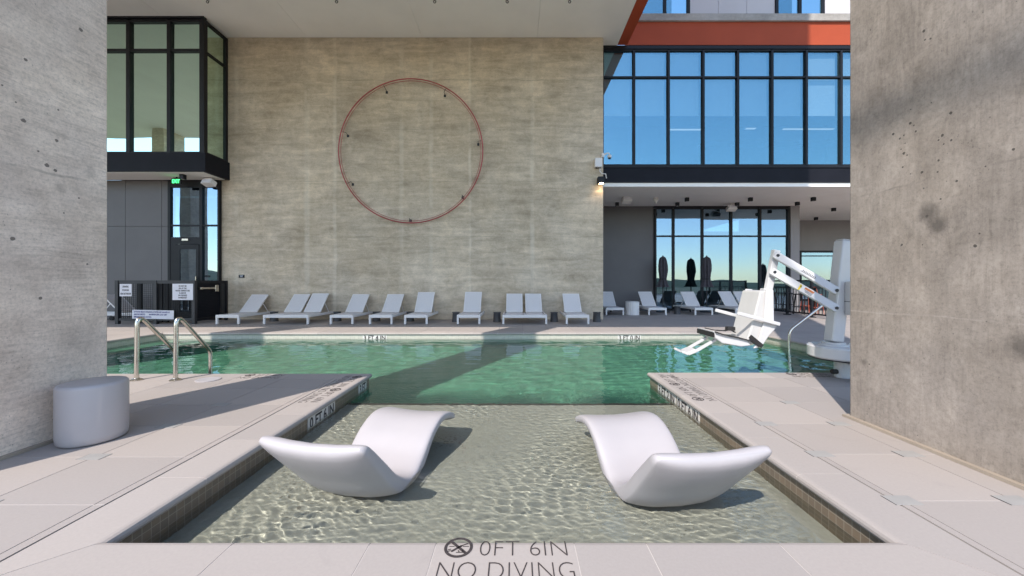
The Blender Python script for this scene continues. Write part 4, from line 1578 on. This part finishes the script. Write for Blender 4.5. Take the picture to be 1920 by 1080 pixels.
for k, (xx, lab) in enumerate([(-4.66, "curved steel pool ladder rail, the one nearer the left pillar"), (-4.18, "curved steel pool ladder rail right of its twin, nearer the tanning ledge")]):
    t = thing("pool_handrail", lab, "handrail", (xx, 4.64, 0), group="steel ladder rails at the pool")
    pts = [(0, 0, 0.0), (0.0, 0.01, 0.82), (0, 0.53, 0.26), (0, 0.53, -0.55)]
    MB().tube(rail_path(pts, [0.16, 0.07], 9), 0.024, 14).build("rail", M['chrome'], t, smooth=True)
    MB().lathe([(0.062, 0.002), (0.062, 0.010), (0.034, 0.022), (0.028, 0.03)], n=24).build("escutcheon", M['chrome'], t, smooth=True)
t = thing("grab_rail", "curved steel grab rail at the right pool edge behind the lift", "handrail", (6.25, 7.3, 0))
pts = [(-0.96, 0, -0.6), (-0.96, 0, 0.27), (-0.22, 0, 0.84), (0, 0, 0.84), (0, 0, 0)]
MB().tube(rail_path(pts, [0.10, 0.12, 0.1], 8), 0.024, 14).build("rail", M['chrome'], t, smooth=True)
MB().lathe([(0.062, 0.002), (0.062, 0.010), (0.034, 0.022)], n=24).build("escutcheon", M['chrome'], t, smooth=True)

# ------------------------------------------------------------------ pool lift
ML = Vector((4.15, 4.80, 0))
lift = thing("pool_lift", "white pool access lift with seat hanging over the water by the right pillar", "pool lift", ML)
YM, YA = 4.80, 5.10
part("pedestal", MB().lathe([(0.085, 0.0), (0.085, 0.238)], ML, 24), M['white_gloss'], lift, smooth=True)
part("turntable", MB().lathe([(0.30, 0.248), (0.345, 0.252), (0.36, 0.27), (0.36, 0.385), (0.345, 0.402), (0.30, 0.408)], ML, 48), M['white_gloss'], lift, smooth=True)
part("turntable_lip", MB().lathe([(0.345, 0.239), (0.352, 0.2475)], ML, 48), M['dark_metal'], lift)
part("collar", MB().lathe([(0.155, 0.409), (0.155, 0.425), (0.12, 0.43), (0.12, 0.45)], (px(1563, 650, YM).x, YM, 0), 28), M['white_gloss'], lift)
kn = MB()
for sx in (-1, 1):
    kn.tube([(ML.x + sx * 0.086, ML.y - 0.02, 0.075), (ML.x + sx * 0.15, ML.y - 0.02, 0.075)], 0.03, 10)
part("clamp_knob", kn, M['strap'], lift)
loop = [(ML.x - 0.07 + 0.13 * (1 + math.cos(a)) , ML.y - 0.22 + 0.05 * math.sin(a), 0.014) for a in [2 * PI * k / 20 for k in range(20)]]
part("cable", MB().tube(loop, 0.008, 6, closed=True), M['strap'], lift)
mb_, mt_ = px(1563, 640, YM), px(1583, 452, YM)
part("mast", MB().bar(mb_, mt_, 0.152, 0.15, Vector((0, 1, 0))), M['white_gloss'], lift, bevel=0.018)
d = (mt_ - mb_).normalized()
part("mast_cap", MB().bar(mt_ + d * 0.001, mt_ + d * 0.016, 0.13, 0.12, Vector((0, 1, 0))), M['gray_plastic'], lift, bevel=0.006)
c = px(1592, 477, YM)
part("actuator_housing", MB().box(c.x - 0.03, c.x + 0.13, YM - 0.07, YM + 0.07, c.z - 0.12, c.z + 0.10), M['white_gloss'], lift, bevel=0.02)
c = px(1592, 560, YM)
cbx = part("control_box", MB().box(c.x - 0.125, c.x + 0.14, YM - 0.17, YM - 0.076, c.z - 0.20, c.z + 0.22), M['gray_plastic'], lift, bevel=0.015)
q = MB().box(c.x - 0.127, c.x + 0.142, YM - 0.173, YM - 0.073, c.z - 0.035, c.z - 0.028).build("box_seam", M['dark_metal'], cbx)
q = MB().box(c.x - 0.09, c.x - 0.06, YM - 0.176, YM - 0.1705, c.z + 0.06, c.z + 0.17).build("box_label", M['sign_white'], cbx)
g_ = MB()
g_.box(c.x + 0.06, c.x + 0.12, YM - 0.19, YM - 0.171, c.z - 0.2, c.z - 0.06)
q = g_.build("hand_control", M['white_gloss'], cbx, bevel=0.01)
cab = MB()
cab.tube(rail_path([c + Vector((-0.02, -0.12, -0.2)), c + Vector((-0.06, -0.12, -0.55)), c + Vector((-0.03, -0.14, -0.78)), c + Vector((-0.16, -0.15, -0.80))], 0.08, 6), 0.008, 6)
cab.tube(rail_path([c + Vector((0.03, -0.12, -0.2)), c + Vector((0.0, -0.12, -0.42)), c + Vector((-0.12, -0.10, -0.62)), c + Vector((-0.14, -0.1, -0.78))], 0.08, 6), 0.008, 6)
part("control_cable", cab, M['gray_plastic'], lift, smooth=True)
upA, upB = px(1455, 469, YA), px(1428, 604, YA)
part("front_upright", MB().bar(upA, upB, 0.088, 0.07, Vector((0, 1, 0))), M['white_gloss'], lift, bevel=0.01)
for (m_, u_, y0_) in (((1570, 547), (1452, 477), -0.075), ((1570, 580), (1446, 508), -0.075)):
    a_ = px(m_[0], m_[1], YM - 0.11)
    b_ = px(u_[0], u_[1], YA - 0.062)
    arm = part("lift_arm", MB().bar(a_, b_, 0.10, 0.05, Vector((0, 1, 0))), M['white_gloss'], lift, bevel=0.012)
    bo = MB()
    for p_ in (a_ + (b_ - a_) * 0.035, a_ + (b_ - a_) * 0.965):
        bo.tube([p_ + Vector((0, -0.026, 0)), p_ + Vector((0, -0.036, 0))], 0.02, 12)
    q = bo.build("pivot_bolt", M['dark_metal'], arm)
    dd = (b_ - a_).normalized()
    nn_ = Vector((0, 1, 0))
    up_ = dd.cross(nn_).normalized()
    if up_.z < 0:
        up_ = -up_
    fwd = dd.cross(up_).normalized()
    if fwd.y > 0:
        fwd = -fwd
    if m_[1] == 580:      # warning labels on the lower arm
        c_ = a_ + (b_ - a_) * 0.545 + fwd * 0.0265
        r3 = 0.042
        tri = [c_ + Vector((-0.045, 0, -0.033)), c_ + Vector((0.045, 0, -0.033)), c_ + Vector((0, 0, 0.045))]
        tb = MB().add([p_ for p_ in tri] + [p_ + fwd * 0.001 for p_ in tri], [(0, 1, 2), (3, 5, 4), (0, 3, 4, 1), (1, 4, 5, 2), (2, 5, 3, 0)])
        q = tb.build("warning_triangle", M['yellow'], arm)
        tb = MB().bar(c_ + fwd * 0.002 + Vector((0, 0, 0.022)), c_ + fwd * 0.002 + Vector((0.0, 0, -0.005)), 0.012, 0.001, fwd)
        q = tb.build("warning_mark", M['strap'], arm)
        c2 = a_ + (b_ - a_) * 0.43 + fwd * 0.0265
        q = MB().bar(c2 - dd * 0.055 + up_ * 0.018, c2 + dd * 0.055 + up_ * 0.018, 0.028, 0.001, fwd).build("warning_strip", M['label_orange'], arm)
        lines_ = MB()
        for j in range(3):
            lines_.bar(c2 - dd * 0.05 - up_ * (0.006 + 0.012 * j), c2 + dd * (0.05 - 0.012 * j) - up_ * (0.006 + 0.012 * j), 0.004, 0.001, fwd)
        q = lines_.build("label_print", M['dark_metal'], arm)
    else:
        c2 = a_ + (b_ - a_) * 0.45 + fwd * 0.0265
        lg = MB()
        for j in range(9):
            u0_ = -0.085 + 0.019 * j
            lg.bar(c2 + dd * u0_ - up_ * 0.012, c2 + dd * (u0_ + 0.004) + up_ * 0.010, 0.008, 0.001, fwd)
        q = lg.build("label_print", M['dark_metal'], arm)
        lg = MB().bar(c2 - dd * 0.09 - up_ * 0.018, c2 + dd * 0.09 - up_ * 0.018, 0.005, 0.001, fwd).build("label_line", M['dark_metal'], arm)


def P2(x, y):
    q_ = px(x, y, YA)
    return (q_.x, q_.z)


# seat shell, facing -x, 0.46 m wide
bkp = [P2(*p_) for p_ in ((1408, 545), (1425, 544), (1424, 560), (1421, 600), (1414, 622), (1402, 640), (1392, 642), (1383, 636), (1391, 612), (1399, 580))]
seatb = part("seat_back", MB().prism(bkp, 'y', YA - 0.20, YA + 0.20), M['gray_plastic'], lift, bevel=0.02, seg=3)
for sy in (-1, 1):
    wing = [P2(*p_) for p_ in ((1416, 542), (1429, 543), (1430, 600), (1437, 603), (1432, 613), (1420, 626), (1408, 645), (1394, 648), (1404, 628), (1412, 600))]
    y_ = YA + sy * 0.215
    q = MB().prism(wing, 'y', y_ - 0.014, y_ + 0.014).build("side_wing", M['white_gloss'], seatb, bevel=0.008)
sp2 = [P2(*p_) for p_ in ((1322, 617), (1330, 619), (1352, 626), (1382, 632), (1390, 643), (1372, 645), (1338, 639), (1326, 630))]
part("seat_pan", MB().prism(sp2, 'y', YA - 0.22, YA + 0.22), M['white_gloss'], lift, bevel=0.014, seg=3)
for sy in (-1, 1):
    y_ = YA + sy * 0.265
    a_, b_ = px(1361, 584, YA), px(1436, 604, YA)
    a_.y = b_.y = y_
    part("armrest", MB().bar(a_, b_, 0.045, 0.035, Vector((0, 1, 0))), M['white_gloss'], lift, bevel=0.008)
    pts = [px(1336, 633, YA), px(1298, 655, YA), px(1283, 661, YA), px(1271, 656, YA)]
    for p_ in pts:
        p_.y = YA + sy * 0.11
    lg = MB()
    for i in range(3):
        lg.bar(pts[i], pts[i + 1], 0.03, 0.05, Vector((0, 1, 0)))
    part("footrest_rail", lg, M['white_gloss'], lift, bevel=0.006)
fp = [P2(*p_) for p_ in ((1272, 655), (1284, 658), (1298, 652), (1300, 656), (1284, 664), (1270, 658))]
part("foot_plate", MB().prism(fp, 'y', YA - 0.09, YA + 0.09), M['white_gloss'], lift, bevel=0.004)
stp = MB()
a_, b_ = px(1325, 619, YA), px(1392, 641, YA)
for (y_, pp_) in ((YA - 0.23, [(1324, 618), (1340, 623), (1365, 628), (1388, 634), (1402, 644)]), (YA + 0.05, [(1326, 616), (1345, 620), (1362, 621), (1372, 618), (1382, 624)])):
    pv = [px(x_, yy_, YA) for (x_, yy_) in pp_]
    for p_ in pv:
        p_.y = y_
    for i in range(len(pv) - 1):
        stp.bar(pv[i], pv[i + 1], 0.012, 0.045, Vector((0, 1, 0)))
pv = [px(1386, 626, YA), px(1408, 644, YA)]
for p_ in pv:
    p_.y = YA - 0.236
stp.bar(pv[0], pv[1], 0.05, 0.014, Vector((0, 1, 0)))
pv = px(1324, 621, YA)
stp.box(pv.x - 0.028, pv.x - 0.012, YA - 0.235, YA + 0.2, pv.z - 0.05, pv.z + 0.012)
pk = px(1371, 617, YA)
stp.box(pk.x - 0.05, pk.x + 0.045, YA - 0.02, YA + 0.06, pk.z - 0.02, pk.z + 0.03)
part("seat_belt", stp, M['strap'], lift)
lk = px(1433, 549, YA)
part("seat_latch", MB().box(lk.x - 0.03, lk.x + 0.01, YA - 0.05, YA + 0.05, lk.z - 0.02, lk.z + 0.06), M['white_gloss'], lift, bevel=0.01)
lk = px(1434, 562, YA)
part("latch_pin", MB().box(lk.x - 0.02, lk.x + 0.012, YA - 0.050, YA - 0.036, lk.z - 0.03, lk.z + 0.03), M['strap'], lift)

# ------------------------------------------------------------------ stool, chaises
sx_, sy_ = -3.245, 2.90
t = thing("drum_stool", "white plastic drum stool at the foot of the left pillar", "stool", (sx_, sy_, 0))
MB().lathe([(0.17, 0.003), (0.182, 0.008), (0.19, 0.02), (0.195, 0.06), (0.195, 0.415), (0.192, 0.430), (0.184, 0.439), (0.172, 0.443), (0.08, 0.4445), (0.004, 0.445)], n=64).build("drum_body", M['white_plastic'], t, smooth=True)
t.children[0].modifiers.remove(t.children[0].modifiers["edge"])


def catmull(pts, n_=10):
    P_ = [np.array(p_, float) for p_ in pts]
    P_ = [2 * P_[0] - P_[1]] + P_ + [2 * P_[-1] - P_[-2]]
    out = []
    for i in range(1, len(P_) - 2):
        for k in range(n_):
            s = k / n_
            p0, p1, p2, p3 = P_[i - 1], P_[i], P_[i + 1], P_[i + 2]
            out.append(0.5 * ((2 * p1) + (-p0 + p2) * s + (2 * p0 - 5 * p1 + 4 * p2 - p3) * s * s + (-p0 + 3 * p1 - 3 * p2 + p3) * s ** 3))
    out.append(P_[-2])
    return out


def chaise(label):
    """in-pool chaise; origin on the ledge floor under the seat, head towards -y, foot towards +y"""
    t_ = thing("pool_chaise", label, "lounge chair", group="white moulded chaises on the tanning ledge")
    # centre line (y, z, thickness)
    cl = [(-0.55, 0.595, 0.085), (-0.46, 0.500, 0.122), (-0.34, 0.375, 0.14), (-0.19, 0.22, 0.155), (-0.03, 0.112, 0.16), (0.11, 0.092, 0.155),
          (0.26, 0.165, 0.14), (0.41, 0.285, 0.12), (0.57, 0.348, 0.10), (0.74, 0.330, 0.09), (0.90, 0.265, 0.075)]
    c = catmull(cl, 8)
    W = 0.345
    rings = []
    nside = 40
    m = len(c)
    for i in range(m):
        a = c[max(i - 1, 0)]
        b = c[min(i + 1, m - 1)]
        ty, tz = b[0] - a[0], b[1] - a[1]
        l = math.hypot(ty, tz)
        ty, tz = ty / l, tz / l
        ny, nz = -tz, ty
        th = c[i][2] / 2
        endk = min(i, m - 1 - i)
        wk = W * (1 - 0.09 * min(1, i / (m * 0.6)))
        rk = 1.0
        if endk < 4:
            q_ = 1 - (1 - endk / 4) ** 2
            wk = wk - 0.025 * (1 - math.sqrt(max(0, q_)))
            rk = 0.25 + 0.75 * math.sqrt(max(0, q_))
        ring_ = []
        for k in range(nside):
            an = 2 * PI * k / nside
            ex = 0.42
            cx = math.copysign(abs(math.cos(an)) ** ex, math.cos(an)) * wk
            sn = math.copysign(abs(math.sin(an)) ** 0.55, math.sin(an)) * th * rk
            dish = 0.034 * (abs(cx) / W) ** 2 - 0.012
            belly = 0.0
            if sn < 0:
                # underside tucks in towards the edges
                sn *= 1 - 0.48 * (abs(cx) / W) ** 2.2
            nn = sn + (dish if sn > 0 else dish * 0.4)
            ring_.append((cx, c[i][0] + ny * nn, c[i][1] + nz * nn))
        rings.append(ring_)
    mb = MB()
    vs_ = [p_ for r_ in rings for p_ in r_]
    fs_ = []
    for i in range(m - 1):
        for k in range(nside):
            l = (k + 1) % nside
            fs_.append((i * nside + k, i * nside + l, (i + 1) * nside + l, (i + 1) * nside + k))
    fs_.append(tuple(range(nside)))
    fs_.append(tuple((m - 1) * nside + k for k in reversed(range(nside))))
    mb.add(vs_, fs_)
    o_ = mb.build("moulded_shell", M['white_plastic'], t_, smooth=True)
    o_.modifiers.remove(o_.modifiers["edge"])
    return t_


ch = chaise("x")
place(ch, False, "white moulded chaise in the shallow water on the left side of the ledge", (-1.035, 2.62, LEDGE_Z + 0.003), R(-12))
place(ch, True, "white moulded chaise in the shallow water on the right side of the ledge", (0.965, 2.51, LEDGE_Z + 0.003), R(9))

# ------------------------------------------------------------------ depth markers
def nodive(mb, mat4, r):
    n_ = 40
    vs_, fs_ = [], []
    for z in (0, 0.0008):
        for rr in (r, r * 0.80):
            for k in range(n_):
                a = 2 * PI * k / n_
                vs_.append((rr * math.cos(a), rr * math.sin(a), z))
    for k in range(n_):
        l = (k + 1) % n_
        o0, i0, o1, i1 = 0, n_, 2 * n_, 3 * n_
        fs_ += [(o1 + k, o1 + l, i1 + l, i1 + k), (o0 + k, i0 + k, i0 + l, o0 + l), (o0 + k, o0 + l, o1 + l, o1 + k), (i0 + k, i1 + k, i1 + l, i0 + l)]
    mb.add([mat4 @ Vector(p_) for p_ in vs_], fs_)

    def strip(p0, p1, w_):
        p0, p1 = Vector((*p0, 0.0004)) * 1, Vector((*p1, 0.0004))
        p0 = Vector((p0.x * r, p0.y * r, 0.0006))
        p1 = Vector((p1.x * r, p1.y * r, 0.0006))
        a_, b_ = mat4 @ p0, mat4 @ p1
        zax = (mat4.to_3x3() @ Vector((0, 0, 1)))
        mb.bar(a_, b_, w_ * r, 0.0012, zax)
    strip((-0.62, 0.62), (0.62, -0.62), 0.2)          # the bar
    strip((-0.45, -0.42), (0.20, 0.16), 0.15)         # body of the diver
    strip((0.10, 0.10), (0.62, 0.40), 0.06)           # legs
    strip((-0.66, 0.08), (-0.30, 0.08), 0.04)
    strip((0.30, 0.08), (0.72, 0.08), 0.04)
    for q_ in (-0.25, -0.40):
        strip((-0.70, q_), (-0.50, q_ + 0.06), 0.05)
    strip((-0.1, -0.50), (0.5, -0.50), 0.05)
    strip((0.02, -0.30), (0.10, -0.46), 0.06)
    strip((0.32, -0.30), (0.38, -0.46), 0.06)


def floor_marker(label, o_, xdir, ydir, depth_text, big=1.0):
    """two text rows; o_ = lower left of the second row; xdir reading direction"""
    t_ = thing("depth_marker", label, "depth marker", o_, group="inlaid depth markers on the coping")
    lt = MB()
    m4 = Matrix.Translation((0, 0, 0))
    fr_ = frame((0, 0, 0), xdir, ydir)
    text_into(lt, "NO DIVING", 0.145 * big, fr_ @ Matrix.Translation((0.0, 0, 0.0006)), width=0.585 * big, offset=-0.0036)
    text_into(lt, depth_text, 0.145 * big, fr_ @ Matrix.Translation((0.17 * big, 0.135 * big, 0.0006)), width=0.40 * big, offset=-0.0036)
    lt.build("lettering", M['letter'], t_)
    sy = MB()
    nodive(sy, fr_ @ Matrix.Translation((0.07 * big, 0.135 * big + 0.055 * big, 0.0002)), 0.066 * big)
    sy.build("no_diving_symbol", M['letter'], t_)
    return t_


# front: reader looks from the camera side (x right, y away)
yrow2 = FPX * CAMH / (1087 - 530)
floor_marker("large inlaid 0FT 6IN NO DIVING marker on the near coping at the bottom", (-0.327, yrow2 - 0.002, 0.0022), (1, 0, 0), (0, 1, 0), "0FT 6IN", 0.975)
# left coping: reader faces +x, reads from far to near
for (yf_, s, lab) in ((4.29, "0FT 6IN", "inlaid 0FT 6IN NO DIVING marker on the left coping, nearer one"), (4.86, "3FT 2IN", "inlaid 3FT 2IN NO DIVING marker at the tip of the left coping")):
    floor_marker(lab, (-2.185, yf_, 0.0022), (0, -1, 0), (1, 0, 0), s, 0.88)
for (yf_, s, lab) in ((3.83, "0FT 6IN", "inlaid 0FT 6IN NO DIVING marker on the right coping, nearer one"), (4.40, "3FT 2IN", "inlaid 3FT 2IN NO DIVING marker at the tip of the right coping")):
    floor_marker(lab, (2.045, yf_, 0.0022), (0, 1, 0), (-1, 0, 0), s, 0.88)
# back edge of the left tongue (reader faces the pool, +y) and by the lift
floor_marker("faint inlaid NO DIVING marker at the back edge of the left deck, in shade", (-3.50, 4.72, 0.0022), (1, 0, 0), (0, 1, 0), "3FT 4IN", 0.88)
floor_marker("inlaid NO DIVING marker in shade beside the lift pedestal", (3.55, 4.78, 0.0022), (1, 0, 0), (0, 1, 0), "3FT 0IN", 0.88)


def wall_marker(label, a, xdir, s, length):
    """white tile strip with black letters on the waterline band; a = lower left corner"""
    t_ = thing("waterline_marker", label, "depth marker", a, group="white depth tiles at the waterline")
    fr_ = frame((0, 0, 0), xdir, (0, 0, 1))
    b_ = MB()
    vs8 = [fr_ @ Vector(p_) for p_ in ((0, -0.02, 0.0005), (length, -0.02, 0.0005), (length, 0.132, 0.0005), (0, 0.132, 0.0005),
                                       (0, -0.02, 0.005), (length, -0.02, 0.005), (length, 0.132, 0.005), (0, 0.132, 0.005))]
    b_.add(vs8, [(0, 3, 2, 1), (4, 5, 6, 7), (0, 1, 5, 4), (1, 2, 6, 5), (2, 3, 7, 6), (3, 0, 4, 7)])
    b_.build("tile_strip", M['marker_tile'], t_)
    lt = MB()
    text_into(lt, s, 0.145, fr_ @ Matrix.Translation((0.03, 0.018, 0.0065)), width=length - 0.06, offset=0.003)
    lt.build("lettering", M['letter'], t_)
    return t_


zt_ = -0.055 - 0.134
wall_marker("white 0 FT 6 IN waterline tile on the left side of the ledge", (xl, 3.50, zt_), (0, 1, 0), "0 FT 6 IN", 0.52)
wall_marker("white 3 FT waterline tile at the far tip of the left ledge side", (xl, 4.63, zt_), (0, 1, 0), "3 FT", 0.24)
wall_marker("white 3 FT 2 IN waterline tile at the far tip of the right ledge side", (xr, 4.74, zt_), (0, -1, 0), "3 FT 2 IN", 0.52)
wall_marker("white 0 FT 6 IN waterline tile on the right side of the ledge", (xr, 4.19, zt_), (0, -1, 0), "0 FT 6 IN", 0.52)
wall_marker("white 3 FT 4 IN waterline tile on the far pool edge, left one", (pxX(680, py), py, zt_), (1, 0, 0), "3 FT 4 IN", 0.58)
wall_marker("white 3 FT 0 IN waterline tile on the far pool edge, right one", (pxX(1158, py), py, zt_), (1, 0, 0), "3 FT 0 IN", 0.56)

# deck fittings
sk = thing("skimmer_lid", "round pale skimmer lid set in the deck right of the ladder rails", "lid", (pxX(393, 4.68), 4.66, 0))
MB().lathe([(0.13, 0.001), (0.13, 0.008), (0.118, 0.011), (0.10, 0.010)], n=36).build("lid", M['white_plastic'], sk, smooth=True)

for o_ in bpy.data.objects:
    if o_.type == 'MESH' and o_.name.split('.')[0] in ("tile_strip", "lettering", "moulded_shell"):
        o_.cycles.is_caustics_receiver = True

# small square lids at paver corners
pl_m = simple("pale_gray_lid", (0.33, 0.31, 0.29), 0.7)
lid0 = thing("corner_lid", "x", "lid", group="small square lids at the paver corners")
MB().box(-0.075, 0.075, -0.045, 0.045, 0.0008, 0.003).build("lid_plate", pl_m, lid0)
MB().box(-0.079, -0.0755, -0.045, 0.045, 0.0008, 0.0022).build("lid_gap", M['dark_metal'], lid0)
for k, (x, y) in enumerate([(-2.9, 2.60), (-2.9, 2.04), (-2.9, 3.16), (-2.9, 3.72), (2.13, 2.08), (2.13, 2.645), (2.13, 3.21), (2.75, 2.08), (2.75, 2.645), (2.75, 3.21), (2.75, 3.78)]):
    place(lid0, k > 0, "small pale square lid set at a paver corner of the near deck", (x, y, 0), 0)

# unseen mast added to throw a soft shadow band across the right pillar
lm = thing("shadow_mast", "tall grey mast added behind the viewer, its arm shading the right pillar", "shadow caster", (-3.90, -13.6, 0))
MB().lathe([(0.18, 0), (0.18, 0.03), (0.13, 0.06), (0.12, 7.0), (0.08, 16.0)], n=18).build("mast", M['dark_metal'], lm, smooth=True)
MB().box(-0.055, 0.055, 0.09, 6.2, 15.96, 16.02).build("arm", M['dark_metal'], lm, bevel=0.02)
